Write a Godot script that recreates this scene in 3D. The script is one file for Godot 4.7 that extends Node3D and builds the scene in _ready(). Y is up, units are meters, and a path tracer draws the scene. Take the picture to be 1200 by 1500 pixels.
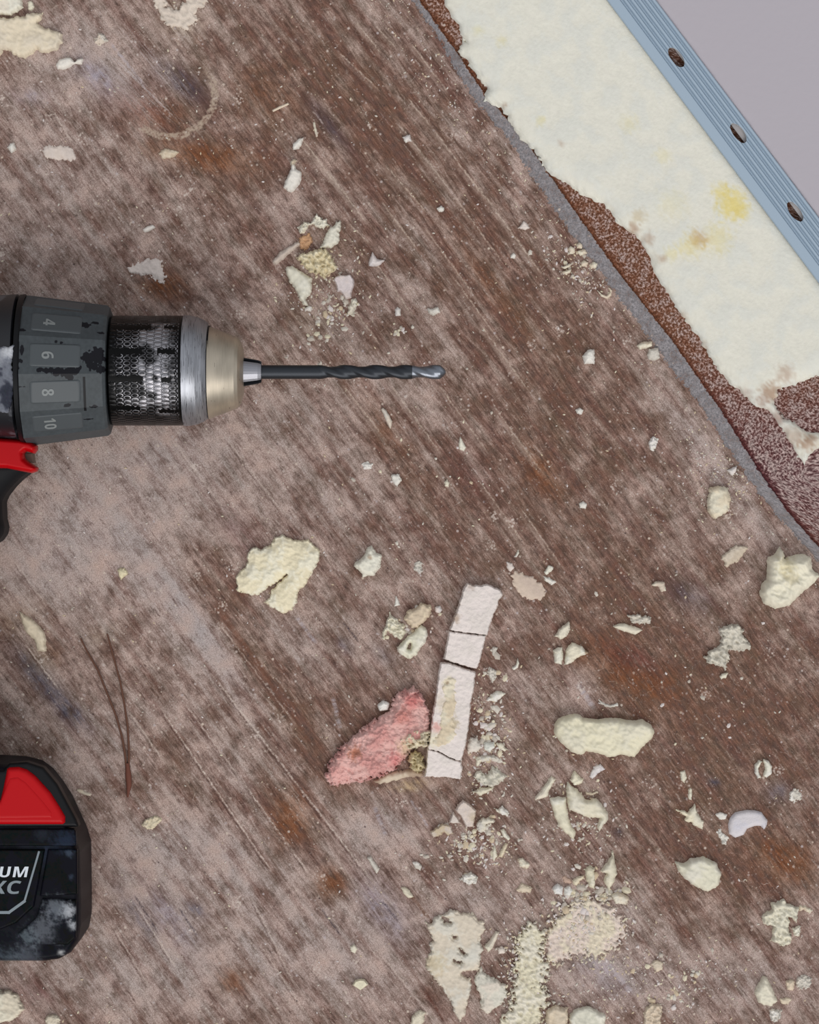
extends Node3D
# A cordless drill on a dusty brown floorboard among scraps of cut foam, seen straight from above.
# Places are laid out on the floor plan in units of 0.32 mm ("u", origin at the plan's upper left corner).

const U := 0.00032          # metres per plan unit
const EYE := 1.5153         # height of the camera above the floor
const TEX := 1.29           # floor texture pixels per plan unit
const TX0 := -30.0
const TZ0 := -38.0
const TW := 1625
const TH := 2033

var rng := RandomNumberGenerator.new()
var nz := FastNoiseLite.new()      # about one wave per 8 u
var nz2 := FastNoiseLite.new()     # about one wave per 40 u
var used := {}
var buf := PackedFloat32Array()    # floor colours, r g b per texel (display values, 0..1)
var hgt := PackedFloat32Array()
var MAT := {}

# ------------------------------------------------------------------ helpers
func sm(a: float, b: float, x: float) -> float:
	var t := clampf((x - a) / (b - a), 0.0, 1.0)
	return t * t * (3.0 - 2.0 * t)

func unit_at(h: float) -> float:
	return U * (EYE - h) / EYE

func at(x: float, y: float, h: float = 0.0) -> Vector3:
	var k := unit_at(h)
	return Vector3((x - 600.0) * k, h, (y - 750.0) * k)

func c8(r: int, g: int, b: int) -> Color:
	return Color(r / 255.0, g / 255.0, b / 255.0)

func numbered(called: String) -> String:
	if not used.has(called):
		used[called] = 0
		return called
	used[called] += 1
	return "%s_%03d" % [called, used[called]]

func tag(o: Node, label: String, category: String, group: String = "", kind: String = "") -> void:
	if label: o.set_meta("label", label)
	if category: o.set_meta("category", category)
	if group: o.set_meta("group", group)
	if kind: o.set_meta("kind", kind)

func thing(called: String, label: String, category: String, where: Vector3 = Vector3.ZERO, group: String = "") -> Node3D:
	var o := Node3D.new()
	o.name = numbered(called)
	o.position = where
	add_child(o)
	tag(o, label, category, group)
	return o

func piece(called: String, m: Mesh, mat: Material, parent: Node, where: Vector3 = Vector3.ZERO, label: String = "") -> MeshInstance3D:
	var o := MeshInstance3D.new()
	o.name = numbered(called) if parent == self else called
	o.mesh = m
	o.material_override = mat
	o.position = where
	parent.add_child(o, true)
	if label: o.set_meta("label", label)
	return o

func mat(color: Color, rough: float, metal: float = 0.0, spec: float = 0.5) -> StandardMaterial3D:
	var m := StandardMaterial3D.new()
	m.albedo_color = color
	m.roughness = rough
	m.metallic = metal
	m.metallic_specular = spec
	return m

func mesh_of(v: PackedVector3Array, n: PackedVector3Array, idx: PackedInt32Array, col: PackedColorArray = PackedColorArray(), uv: PackedVector2Array = PackedVector2Array()) -> ArrayMesh:
	var a := []
	a.resize(Mesh.ARRAY_MAX)
	a[Mesh.ARRAY_VERTEX] = v
	a[Mesh.ARRAY_NORMAL] = n
	a[Mesh.ARRAY_INDEX] = idx
	if col.size() == v.size(): a[Mesh.ARRAY_COLOR] = col
	if uv.size() == v.size(): a[Mesh.ARRAY_TEX_UV] = uv
	var m := ArrayMesh.new()
	m.add_surface_from_arrays(Mesh.PRIMITIVE_TRIANGLES, a)
	return m

func smooth_normals(v: PackedVector3Array, idx: PackedInt32Array) -> PackedVector3Array:
	var n := PackedVector3Array()
	n.resize(v.size())
	for t in range(0, idx.size(), 3):
		var a := v[idx[t]]
		var f := (v[idx[t + 2]] - a).cross(v[idx[t + 1]] - a)
		n[idx[t]] += f
		n[idx[t + 1]] += f
		n[idx[t + 2]] += f
	for i in n.size():
		n[i] = n[i].normalized() if n[i].length_squared() > 1e-30 else Vector3.UP
	return n

func pts(flat: Array) -> PackedVector2Array:
	var p := PackedVector2Array()
	for i in range(0, flat.size(), 2):
		p.append(Vector2(flat[i], flat[i + 1]))
	return p

func dist_in(p: Vector2, poly: PackedVector2Array) -> float:   # distance to the outline, positive inside
	var best := 1e18
	var inside := false
	var n := poly.size()
	var b := poly[n - 1]
	for i in n:
		var a := poly[i]
		var e := b - a
		var w := p - a
		var t := clampf(w.dot(e) / maxf(e.length_squared(), 1e-9), 0.0, 1.0)
		var d := (w - e * t).length_squared()
		if d < best: best = d
		if (a.y > p.y) != (b.y > p.y) and p.x < (b.x - a.x) * (p.y - a.y) / (b.y - a.y) + a.x:
			inside = not inside
		b = a
	return sqrt(best) if inside else -sqrt(best)

# A solid whose plan is an outline (with holes) and whose top is a height field: o.h height in mm, o.mode, o.rag edge noise,
# o.wall mm of upright side below the rim, o.base mm above the floor, o.cell grid step in u.
func solid(outline: PackedVector2Array, o: Dictionary, holes: Array = []) -> Dictionary:
	var h: float = o.get("h", 3.0)
	var mode: int = o.get("mode", 0)
	var rag: float = o.get("rag", 1.0)
	var rim: float = o.get("rim", 6.0)
	var base: float = o.get("base", 0.0)
	var wall: float = o.get("wall", 0.0)
	var ref: float = o.get("ref", (base + 0.4 * h) * 0.001)
	var color: Color = o.get("color", Color.WHITE)
	var color2: Color = o.get("color2", color)
	var vary: float = o.get("vary", 0.10)
	var stains: Array = o.get("stains", [])
	var even: float = o.get("even", 1.0)
	var slope: Vector2 = o.get("slope", Vector2.ZERO)
	var plan_uv: bool = o.get("plan_uv", false)
	var k := unit_at(ref)
	var lo := outline[0]
	var hi := outline[0]
	for p in outline:
		lo = lo.min(p)
		hi = hi.max(p)
	var mid := (lo + hi) * 0.5
	var cell: float = o.get("cell", clampf(maxf(hi.x - lo.x, hi.y - lo.y) / 40.0, 0.55, 1.7))
	lo -= Vector2.ONE * (rag + cell * 1.5)
	hi += Vector2.ONE * (rag + cell * 1.5)
	var nx := int((hi.x - lo.x) / cell) + 2
	var ny := int((hi.y - lo.y) / cell) + 2
	var f := PackedFloat32Array()
	f.resize(nx * ny)
	for j in ny:
		for i in nx:
			var p := lo + Vector2(i, j) * cell
			var d := dist_in(p, outline)
			for q in holes:
				d = minf(d, -dist_in(p, q))
			if rag > 0.0 and absf(d) < rag * 2.5:
				d += rag * (nz.get_noise_2d(p.x, p.y) + 0.5 * nz.get_noise_2d(p.x * 2.3 + 300.0, p.y * 2.3)) * 1.4
			f[j * nx + i] = d
	var v := PackedVector3Array()
	var col := PackedColorArray()
	var uv := PackedVector2Array()
	var idx := PackedInt32Array()
	var edge_of := {}
	var node_of := PackedInt32Array()
	node_of.resize(nx * ny)
	node_of.fill(-1)
	var corner := [Vector2i(0, 0), Vector2i(1, 0), Vector2i(1, 1), Vector2i(0, 1)]
	var walls := PackedInt32Array()
	for j in ny - 1:
		for i in nx - 1:
			var s := 0
			for c in 4:
				if f[(j + corner[c].y) * nx + i + corner[c].x] > 0.0: s += 1
			if s == 0: continue
			var ring := PackedInt32Array()
			var out_at := -1
			var first_in := -1
			for c in 4:
				var ca: Vector2i = corner[c]
				var cb: Vector2i = corner[(c + 1) % 4]
				var na := (j + ca.y) * nx + i + ca.x
				var nb := (j + cb.y) * nx + i + cb.x
				if f[na] > 0.0:
					if node_of[na] < 0:
						node_of[na] = v.size()
						var p := lo + Vector2(i + ca.x, j + ca.y) * cell
						var d := f[na]
						var y := 0.0
						var n1 := nz.get_noise_2d(p.x, p.y)
						var n2 := nz2.get_noise_2d(p.x, p.y)
						if mode == 0:
							y = h * (0.6 + 0.4 * sm(0.0, rim, d)) * sm(-0.3, 1.6, d) * (1.0 + 0.10 * n1 + 0.30 * n2)
						elif mode == 1:
							var t := minf(d / rim, 1.0)
							y = h * sqrt(maxf(0.0, 1.0 - (1.0 - t) * (1.0 - t))) * (1.0 + even * (0.10 * n1 + 0.22 * n2))
						elif mode == 2:
							y = h * (0.72 + 0.42 * n1 + 0.22 * nz.get_noise_2d(p.x * 2.1, p.y * 2.1 + 77.0) + 0.25 * n2) * sm(-0.4, 2.6, d)
							y = maxf(y, 0.12 * h)
						elif mode == 3:
							y = h * sm(-0.5, 1.7, d) * (1.0 + 0.05 * n1 + 0.05 * n2)
						else:    # moulded: smooth rounded rim
							var t := minf(d / rim, 1.0)
							y = h * sqrt(maxf(0.0, 1.0 - (1.0 - t) * (1.0 - t)))
						y += (p.x - mid.x) * slope.x + (p.y - mid.y) * slope.y
						v.append(Vector3((p.x - mid.x) * k, (base + y) * 0.001, (p.y - mid.y) * k))
						var cc := color.lerp(color2, sm(-0.15, 0.35, n2 + 0.35 * n1))
						for st in stains:   # [x, y, radius, colour, strength]
							var q: float = Vector2(st[0], st[1]).distance_to(p) / st[2]
							if q < 1.3:
								cc = cc.lerp(st[3], st[4] * sm(1.25, 0.15, q + 0.45 * n1 + 0.25 * nz.get_noise_2d(p.x * 3.0, p.y * 3.0)))
						cc = cc.srgb_to_linear() * (1.0 + vary * (n1 + 0.6 * nz.get_noise_2d(p.x * 3.1, p.y * 3.1)))
						cc.a = 1.0
						col.append(cc)
						if plan_uv: uv.append(Vector2((p.x - TX0) * TEX / TW, (p.y - TZ0) * TEX / TH))
					ring.append(node_of[na])
				if (f[na] > 0.0) != (f[nb] > 0.0):
					var key := mini(na, nb) * 2 + (1 if absi(na - nb) > 1 else 0)
					if not edge_of.has(key):
						edge_of[key] = v.size()
						var t := f[na] / (f[na] - f[nb])
						var p := lo + (Vector2(i + ca.x, j + ca.y).lerp(Vector2(i + cb.x, j + cb.y), t)) * cell
						v.append(Vector3((p.x - mid.x) * k, base * 0.001 + ((p.x - mid.x) * slope.x + (p.y - mid.y) * slope.y) * 0.001, (p.y - mid.y) * k))
						var cc := color.lerp(color2, sm(-0.15, 0.35, nz2.get_noise_2d(p.x, p.y)))
						for st in stains:
							var q: float = Vector2(st[0], st[1]).distance_to(p) / st[2]
							if q < 1.3: cc = cc.lerp(st[3], st[4] * sm(1.25, 0.15, q))
						cc = cc.srgb_to_linear()
						cc.a = 1.0
						col.append(cc)
						if plan_uv: uv.append(Vector2((p.x - TX0) * TEX / TW, (p.y - TZ0) * TEX / TH))
					var e: int = edge_of[key]
					ring.append(e)
					if f[na] > 0.0:
						out_at = e
						if first_in >= 0: pass
					else:
						first_in = e
						if out_at >= 0:
							walls.append(out_at)
							walls.append(e)
							out_at = -1
							first_in = -1
			if out_at >= 0 and first_in >= 0:
				walls.append(out_at)
				walls.append(first_in)
			for t in range(1, ring.size() - 1):
				idx.append(ring[0])
				idx.append(ring[t])
				idx.append(ring[t + 1])
	var nrm := smooth_normals(v, idx)
	if wall > 0.0:
		for w in range(0, walls.size(), 2):
			var a := v[walls[w]]
			var b := v[walls[w + 1]]
			var dn := Vector3(0, -wall * 0.001, 0)
			var out := (b - a).cross(Vector3.UP)
			var na := nrm[walls[w]]
			if out.dot(Vector3(na.x, 0, na.z)) < 0.0: out = -out
			out = out.normalized()
			var s := v.size()
			for q in [a, b, b + dn, a + dn]:
				v.append(q)
				nrm.append(out)
				col.append(col[walls[w]])
				if plan_uv: uv.append(uv[walls[w]])
			var face := (v[s + 2] - v[s]).cross(v[s + 1] - v[s])
			for q in ([0, 1, 2, 0, 2, 3] if face.dot(out) > 0.0 else [0, 2, 1, 0, 3, 2]):
				idx.append(s + q)
	return {"mesh": mesh_of(v, nrm, idx, col, uv), "mid": Vector3((mid.x - 600.0) * k, 0.0, (mid.y - 750.0) * k)}

# One loose scrap lying on the floor.
func scrap(called: String, label: String, category: String, o: Dictionary, flat: Array, group: String = "", holes: Array = []) -> MeshInstance3D:
	var oo := o.duplicate()
	if o.get("mat", "foam") == "foam":      # cut foam is paler than its shaded look
		oo["color"] = (o["color"] as Color).lerp(c8(240, 232, 218), 0.32)
		if o.has("color2"): oo["color2"] = (o["color2"] as Color).lerp(c8(240, 232, 220), 0.32)
	var s := solid(pts(flat), oo, holes)
	var m := piece(called, s.mesh, MAT.get(o.get("mat", "foam")), self, s.mid)
	tag(m, label, category, group)
	return m

# A turned body along the x axis: profile of (plan x, radius in u), at axis height hc (m) and plan row yc.
func lathe(profile: Array, yc: float, hc: float, sides: int, faceted: bool = false, turn: float = 0.0, umap: Vector2 = Vector2.ZERO) -> ArrayMesh:
	var k := unit_at(hc)
	var v := PackedVector3Array()
	var n := PackedVector3Array()
	var uv := PackedVector2Array()
	var idx := PackedInt32Array()
	for i in profile.size() - 1:
		var x0: float = profile[i][0]
		var x1: float = profile[i + 1][0]
		var r0: float = profile[i][1]
		var r1: float = profile[i + 1][1]
		var nr := Vector2(r0 - r1, x1 - x0).normalized()      # along, outwards
		for s in sides:
			var a0 := turn + TAU * s / sides
			var a1 := turn + TAU * (s + 1) / sides
			var am := (a0 + a1) * 0.5
			var b := v.size()
			for q in [[x0, r0, a0], [x1, r1, a0], [x1, r1, a1], [x0, r0, a1]]:
				v.append(Vector3((q[0] - 600.0) * k, hc + cos(q[2]) * q[1] * k, (yc - 750.0) * k + sin(q[2]) * q[1] * k))
				var an: float = am if faceted else q[2]
				n.append(Vector3(nr.x, nr.y * cos(an), nr.y * sin(an)).normalized())
				uv.append(Vector2((q[0] - umap.x) / maxf(umap.y, 1.0), q[2] / TAU + 0.5))
			var face := (v[b + 2] - v[b]).cross(v[b + 1] - v[b])
			if face.length_squared() < 1e-24: face = (v[b + 3] - v[b]).cross(v[b + 2] - v[b])
			for q in ([0, 1, 2, 0, 2, 3] if face.dot(n[b]) > 0.0 else [0, 2, 1, 0, 3, 2]):
				idx.append(b + q)
	return mesh_of(v, n, idx, PackedColorArray(), uv)

func tube(path: PackedVector3Array, radii: PackedFloat32Array, sides: int = 8) -> ArrayMesh:
	var v := PackedVector3Array()
	var idx := PackedInt32Array()
	for i in path.size():
		var d := (path[mini(i + 1, path.size() - 1)] - path[maxi(i - 1, 0)]).normalized()
		var side := d.cross(Vector3.UP).normalized()
		var up := side.cross(d)
		for s in sides:
			var a := TAU * s / sides
			v.append(path[i] + (side * cos(a) + up * sin(a)) * radii[i])
	for i in path.size() - 1:
		for s in sides:
			var a := i * sides + s
			var b := i * sides + (s + 1) % sides
			idx.append_array(PackedInt32Array([a, b, b + sides, a, b + sides, a + sides]))
	var n := smooth_normals(v, idx)
	if n[0].dot(v[0] - path[0]) < 0.0:
		for t in range(0, idx.size(), 3):
			var q := idx[t + 1]
			idx[t + 1] = idx[t + 2]
			idx[t + 2] = q
		n = smooth_normals(v, idx)
	return mesh_of(v, n, idx)

func rounded_box(size: Vector3, r: float, xf: Transform3D) -> ArrayMesh:   # edges chamfered on top and round the plan
	var v := PackedVector3Array()
	var idx := PackedInt32Array()
	var n := PackedVector3Array()
	var plan := PackedVector2Array()
	for c in 4:
		var cx := (size.x * 0.5 - r) * (1.0 if c == 0 or c == 3 else -1.0)
		var cz := (size.z * 0.5 - r) * (1.0 if c < 2 else -1.0)
		for s in 4:
			var a := PI * 0.5 * (c + s / 3.0)
			plan.append(Vector2(cx + cos(a) * r, cz + sin(a) * r))
	var m := plan.size()
	for level in [[0.0, 1.0], [size.y - r * 0.6, 1.0], [size.y - r * 0.15, 1.0 - 0.45 * r / minf(size.x, size.z)], [size.y, 1.0 - 1.3 * r / minf(size.x, size.z)]]:
		for p in plan: v.append(xf * Vector3(p.x * level[1], level[0], p.y * level[1]))
	for l in 3:
		for s in m:
			var a := l * m + s
			var b := l * m + (s + 1) % m
			idx.append_array(PackedInt32Array([a, b, b + m, a, b + m, a + m]))
	for s in range(1, m - 1):
		idx.append_array(PackedInt32Array([3 * m, 3 * m + s, 3 * m + s + 1]))
	n = smooth_normals(v, idx)
	if n[3 * m].dot(xf.basis.y) < 0.0:
		for t in range(0, idx.size(), 3):
			var q := idx[t + 1]
			idx[t + 1] = idx[t + 2]
			idx[t + 2] = q
		n = smooth_normals(v, idx)
	return mesh_of(v, n, idx)

func lettering(text: String, cap: float, xf: Transform3D, wide: float, slant: float, right: bool) -> ArrayMesh:
	var font := SystemFont.new()
	font.font_names = PackedStringArray(["Droid Sans"])
	font.font_weight = 700
	var t := TextMesh.new()
	t.text = text
	t.font = font
	t.font_size = 96
	t.pixel_size = cap / (0.714 * 96.0)
	t.depth = 0.0004
	t.curve_step = 2.0
	t.horizontal_alignment = HORIZONTAL_ALIGNMENT_RIGHT if right else HORIZONTAL_ALIGNMENT_CENTER
	var a := t.get_mesh_arrays()
	var v: PackedVector3Array = a[Mesh.ARRAY_VERTEX]
	var n: PackedVector3Array = a[Mesh.ARRAY_NORMAL]
	var lo := 1e9
	var hi := -1e9
	for p in v:
		lo = minf(lo, p.y)
		hi = maxf(hi, p.y)
	var fit := cap / maxf(hi - lo, 1e-6)
	for i in v.size():
		v[i] = Vector3(v[i].x * fit, (v[i].y - lo) * fit, v[i].z)
		v[i] = xf * Vector3(v[i].x * wide + v[i].y * slant, v[i].y, v[i].z)
		n[i] = (xf.basis * n[i]).normalized()
	a[Mesh.ARRAY_VERTEX] = v
	a[Mesh.ARRAY_NORMAL] = n
	a[Mesh.ARRAY_TANGENT] = null
	var m := ArrayMesh.new()
	m.add_surface_from_arrays(Mesh.PRIMITIVE_TRIANGLES, a)
	return m

# ------------------------------------------------------------------ the floor's texture: bare brown wood, ingrained dust, stains, scratches
func noise_field(w: int, h: int, freq: float, octaves: int, sd: int) -> PackedByteArray:
	var n := FastNoiseLite.new()
	n.seed = sd
	n.noise_type = FastNoiseLite.TYPE_SIMPLEX_SMOOTH
	n.frequency = freq
	n.fractal_octaves = octaves
	var im := n.get_image(w, h, false, false, true)
	im.convert(Image.FORMAT_L8)
	return im.get_data()

func grain_field(freq: float, long: int, sd: int) -> PackedByteArray:   # streaks along the first axis, 2624 x 2624
	var n := FastNoiseLite.new()
	n.seed = sd
	n.noise_type = FastNoiseLite.TYPE_SIMPLEX_SMOOTH
	n.frequency = freq
	n.fractal_octaves = 3
	var im := n.get_image(2624 / long, 2624, false, false, true)
	im.convert(Image.FORMAT_L8)
	im.resize(2624, 2624, Image.INTERPOLATE_BILINEAR)
	return im.get_data()

var seam_l := [[300, -402], [588, -15], [602, 0], [645, 60], [690, 140], [742, 200], [808, 300], [880, 400], [955, 500], [1030, 600], [1096, 700], [1140, 755], [1185, 805], [1700, 1455]]
var seam_r := [[316, -402], [602, -15], [614, 0], [657, 60], [711, 140], [735, 166], [765, 200], [835, 300], [906, 400], [985, 500], [1055, 600], [1118, 700], [1158, 755], [1202, 805], [1717, 1455]]

func seam_x(line: Array, y: float) -> float:
	for i in line.size() - 1:
		if y <= line[i + 1][1]:
			return lerpf(line[i][0], line[i + 1][0], (y - line[i][1]) / float(line[i + 1][1] - line[i][1]))
	return line[-1][0]

func put(x: float, y: float, c: Color, a: float, bump: float = 0.0) -> void:   # one texel, plan units
	var i := int((x - TX0) * TEX)
	var j := int((y - TZ0) * TEX)
	if i < 0 or j < 0 or i >= TW or j >= TH: return
	var q := (j * TW + i) * 3
	buf[q] = lerpf(buf[q], c.r, a)
	buf[q + 1] = lerpf(buf[q + 1], c.g, a)
	buf[q + 2] = lerpf(buf[q + 2], c.b, a)
	hgt[j * TW + i] += bump * a

func stroke(x0: float, y0: float, x1: float, y1: float, w: float, c: Color, a: float, bump: float = 0.0, bend: float = 0.0) -> void:
	var d := Vector2(x1 - x0, y1 - y0)
	var len := d.length()
	var nrm := Vector2(-d.y, d.x) / maxf(len, 0.001)
	var steps := int(len * TEX) + 1
	var half := w * 0.5
	var across := maxi(1, int(w * TEX))
	for s in steps + 1:
		var t := float(s) / steps
		var p := Vector2(x0, y0) + d * t + nrm * bend * 4.0 * t * (1.0 - t) + nrm * nz.get_noise_2d(x0 + t * len, y0) * minf(1.2, w)
		var fade := a * sm(0.0, 0.12, t) * sm(1.0, 0.85, t) * (0.65 + 0.7 * nz.get_noise_2d((x0 + t * len) * 1.7, y0 + 50.0))
		for q in across:
			var o := (q + 0.5) / across * 2.0 - 1.0
			put(p.x + nrm.x * o * half, p.y + nrm.y * o * half, c, clampf(fade * (1.0 - 0.6 * o * o), 0.0, 1.0), bump)

func dot(x: float, y: float, r: float, c: Color, a: float, bump: float = 0.0) -> void:
	var n := int(r * TEX) + 1
	for j in range(-n, n + 1):
		for i in range(-n, n + 1):
			var q := sqrt(float(i * i + j * j)) / TEX
			if q <= r + 0.4:
				put(x + i / TEX, y + j / TEX, c, a * clampf((r + 0.4 - q) / 0.8, 0.0, 1.0), bump)

func paint_floor() -> void:
	# large, soft patches first, on a coarse plan: how much dust lies there, and stains
	var G := 8.0
	var gw := int(TW / TEX / G) + 3
	var gh := int(TH / TEX / G) + 3
	var dust := PackedFloat32Array()
	dust.resize(gw * gh)
	dust.fill(0.48)
	var ridge := PackedFloat32Array()
	ridge.resize(gw * gh)
	ridge.fill(0.25)
	var tint := PackedFloat32Array()
	tint.resize(gw * gh * 4)
	# [dust added, x, y, rx, ry, angle]
	var patches := [
		[0.10, 60, 250, 150, 130, 0], [0.22, 110, 70, 120, 70, 20], [0.12, 40, 380, 140, 70, 0], [-0.42, 262, 160, 46, 46, 0], [-0.2, 330, 250, 70, 60, 0],
		[0.12, 150, 760, 260, 190, 0], [0.1, 300, 1370, 320, 150, 0], [0.06, 120, 250, 180, 200, 0],
		[-0.22, 430, 110, 120, 120, 53], [-0.12, 560, 260, 190, 60, 53], [-0.12, 690, 300, 220, 60, 53], [-0.2, 770, 460, 170, 90, 53], [-0.24, 830, 640, 150, 100, 53],
		[-0.34, 960, 1000, 170, 90, 30], [-0.34, 1110, 1060, 120, 140, 0], [-0.26, 1000, 1220, 120, 100, 40], [-0.24, 1120, 1270, 100, 60, 0], [-0.26, 920, 860, 150, 80, 20],
		[-0.2, 740, 740, 130, 70, 53], [0.22, 150, 700, 220, 110, 0], [0.26, 70, 820, 110, 90, 0], [0.3, 270, 900, 190, 45, 53], [0.2, 250, 650, 110, 50, 0],
		[0.12, 420, 610, 120, 60, 0], [0.1, 470, 740, 110, 60, 20], [0.08, 560, 950, 90, 70, 0], [0.42, 560, 1215, 60, 42, 0], [-0.5, 400, 1010, 210, 26, 54], [0.45, 300, 930, 110, 16, 54], [0.3, 240, 1245, 110, 50, 0], [0.25, 455, 960, 70, 20, 54], [-0.3, 560, 170, 120, 60, 50], [-0.2, 480, 330, 60, 30, 50],
		[-0.26, 330, 850, 60, 30, 53], [0.16, 120, 1130, 60, 60, 0], [0.14, 230, 1290, 120, 60, 20], [0.18, 250, 1430, 240, 70, 0], [0.2, 510, 1400, 120, 60, 53],
		[0.16, 690, 1330, 110, 50, 0], [0.35, 880, 1420, 90, 50, 0], [0.22, 1060, 1440, 160, 50, 0], [0.34, 1040, 680, 90, 22, 53], [0.2, 1120, 780, 60, 22, 53],
		[0.12, 980, 590, 90, 20, 53], [-0.3, 425, 1195, 60, 26, 60], [-0.36, 486, 1292, 26, 24, 0], [-0.2, 340, 1440, 34, 24, 0], [0.2, 60, 450, 100, 30, 0],
		[0.14, 180, 1060, 50, 70, 60], [-0.2, 250, 1120, 110, 18, 54], [0.15, 340, 1130, 140, 16, 54], [0.18, 760, 1010, 40, 26, 53], [0.16, 855, 1010, 40, 22, 53],
		[-0.2, 870, 1110, 80, 20, 30], [-0.24, 620, 720, 140, 26, 53], [0.18, 440, 300, 60, 40, 0], [-0.2, 240, 420, 50, 24, 0], [0.16, 330, 420, 60, 30, 53],
		[-0.14, 640, 1060, 150, 100, 0], [0.18, 850, 1010, 40, 30, 60], [0.2, 330, 1250, 150, 30, 54], [-0.2, 500, 1030, 80, 30, 53], [0.3, 880, 1330, 60, 40, 0],
	]
	for b in patches:
		var ca := cos(deg_to_rad(b[5]))
		var sa := sin(deg_to_rad(b[5]))
		for j in gh:
			for i in gw:
				var dx: float = i * G + TX0 - b[1]
				var dy: float = j * G + TZ0 - b[2]
				var q := pow((dx * ca + dy * sa) / b[3], 2.0) + pow((dy * ca - dx * sa) / b[4], 2.0)
				if q < 4.0: dust[j * gw + i] += b[0] * exp(-q * 1.2)
	for b in [[0.55, 600, 200, 230, 90, 52], [0.55, 680, 380, 230, 80, 52], [0.35, 620, 640, 160, 90, 52], [0.4, 360, 1000, 240, 80, 54], [0.35, 330, 1330, 200, 120, 54], [-0.2, 1000, 950, 200, 250, 0], [-0.15, 150, 720, 200, 100, 0], [0.3, 900, 1250, 160, 90, 53]]:
		var ca := cos(deg_to_rad(b[5]))
		var sa := sin(deg_to_rad(b[5]))
		for j in gh:
			for i in gw:
				var dx: float = i * G + TX0 - b[1]
				var dy: float = j * G + TZ0 - b[2]
				var q := pow((dx * ca + dy * sa) / b[3], 2.0) + pow((dy * ca - dx * sa) / b[4], 2.0)
				if q < 4.0: ridge[j * gw + i] += b[0] * exp(-q)
	var rust := c8(122, 74, 46)
	var scuff := c8(62, 60, 76)
	var cream := c8(196, 180, 160)
	var lilac := c8(150, 145, 165)
	var yellow := c8(178, 150, 108)
	var maroon := c8(96, 52, 50)
	for b in [[rust, 270, 224, 60, 16, 5, 0.75], [rust, 215, 165, 40, 26, 20, 0.5], [rust, 424, 1196, 27, 34, 0, 0.85], [rust, 486, 1292, 22, 20, 0, 0.8], [rust, 340, 1435, 26, 20, 0, 0.5],
			[rust, 925, 985, 80, 34, 30, 0.6], [rust, 1150, 1262, 46, 30, 20, 0.7], [rust, 790, 690, 46, 18, 50, 0.6], [rust, 236, 420, 34, 16, 0, 0.7], [yellow, 600, 1150, 26, 7, -8, 0.9],
			[rust, 330, 235, 40, 20, 0, 0.6], [maroon, 205, 150, 40, 30, 20, 0.4], [rust, 720, 420, 90, 14, 52, 0.35], [rust, 390, 140, 50, 40, 0, 0.3], [maroon, 930, 965, 40, 16, 20, 0.5],
			[scuff, 60, 995, 55, 14, 50, 0.75], [scuff, 105, 1045, 34, 14, 45, 0.65], [scuff, 200, 1340, 46, 10, 54, 0.6], [scuff, 288, 1332, 16, 10, 30, 0.7], [scuff, 265, 120, 46, 18, 35, 0.5],
			[lilac, 140, 110, 40, 20, 40, 0.6], [lilac, 45, 140, 26, 12, 0, 0.5], [scuff, 1010, 872, 36, 18, 30, 0.4], [scuff, 905, 1220, 7, 5, 40, 0.8], [scuff, 1046, 1146, 9, 5, 30, 0.8],
			[scuff, 1140, 1160, 18, 14, 0, 0.5], [lilac, 560, 1330, 60, 26, 54, 0.5], [lilac, 250, 1350, 60, 20, 54, 0.5], [cream, 455, 470, 30, 30, 53, 0.35], [cream, 845, 1362, 50, 32, 0, 0.7],
			[cream, 266, 30, 32, 26, 0, 0.7], [yellow, 62, 965, 22, 26, 0, 0.3], [cream, 150, 930, 16, 34, 70, 0.4], [yellow, 35, 900, 40, 30, 0, 0.25], [cream, 880, 1400, 44, 18, 0, 0.4],
			[lilac, 880, 1420, 40, 20, 40, 0.5], [maroon, 50, 1450, 30, 20, 20, 0.4], [scuff, 505, 945, 14, 8, 50, 0.5], [scuff, 560, 960, 20, 10, 40, 0.3], [scuff, 480, 180, 50, 10, 52, 0.4],
			[scuff, 870, 310, 50, 14, 53, 0.3], [cream, 490, 230, 10, 6, 0, 0.2], [maroon, 700, 700, 60, 20, 53, 0.25], [rust, 560, 620, 60, 20, 53, 0.3], [maroon, 350, 780, 50, 20, 53, 0.4], [maroon, 690, 100, 60, 30, 53, 0.2]]:
		var ca := cos(deg_to_rad(b[5]))
		var sa := sin(deg_to_rad(b[5]))
		for j in gh:
			for i in gw:
				var dx: float = i * G + TX0 - b[1]
				var dy: float = j * G + TZ0 - b[2]
				var q := pow((dx * ca + dy * sa) / b[3], 2.0) + pow((dy * ca - dx * sa) / b[4], 2.0)
				if q < 4.0:
					var a: float = b[6] * exp(-q)
					var g := (j * gw + i) * 4
					tint[g] = lerpf(tint[g], b[0].r, a)
					tint[g + 1] = lerpf(tint[g + 1], b[0].g, a)
					tint[g + 2] = lerpf(tint[g + 2], b[0].b, a)
					tint[g + 3] = 1.0 - (1.0 - tint[g + 3]) * (1.0 - a)
	var s1 := grain_field(0.034, 10, 11)
	var s2 := grain_field(0.12, 8, 12)
	var s3 := grain_field(0.33, 6, 13)
	var n3 := noise_field(TW, TH, 0.42, 1, 21)
	var n4 := noise_field(TW, TH, 0.045, 4, 22)
	var n5 := noise_field(TW, TH, 0.16, 3, 23)
	var n6 := noise_field(TW, TH, 0.012, 3, 24)
	buf.resize(TW * TH * 3)
	hgt.resize(TW * TH)
	var ca := cos(deg_to_rad(52.5))
	var sa := sin(deg_to_rad(52.5))
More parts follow.
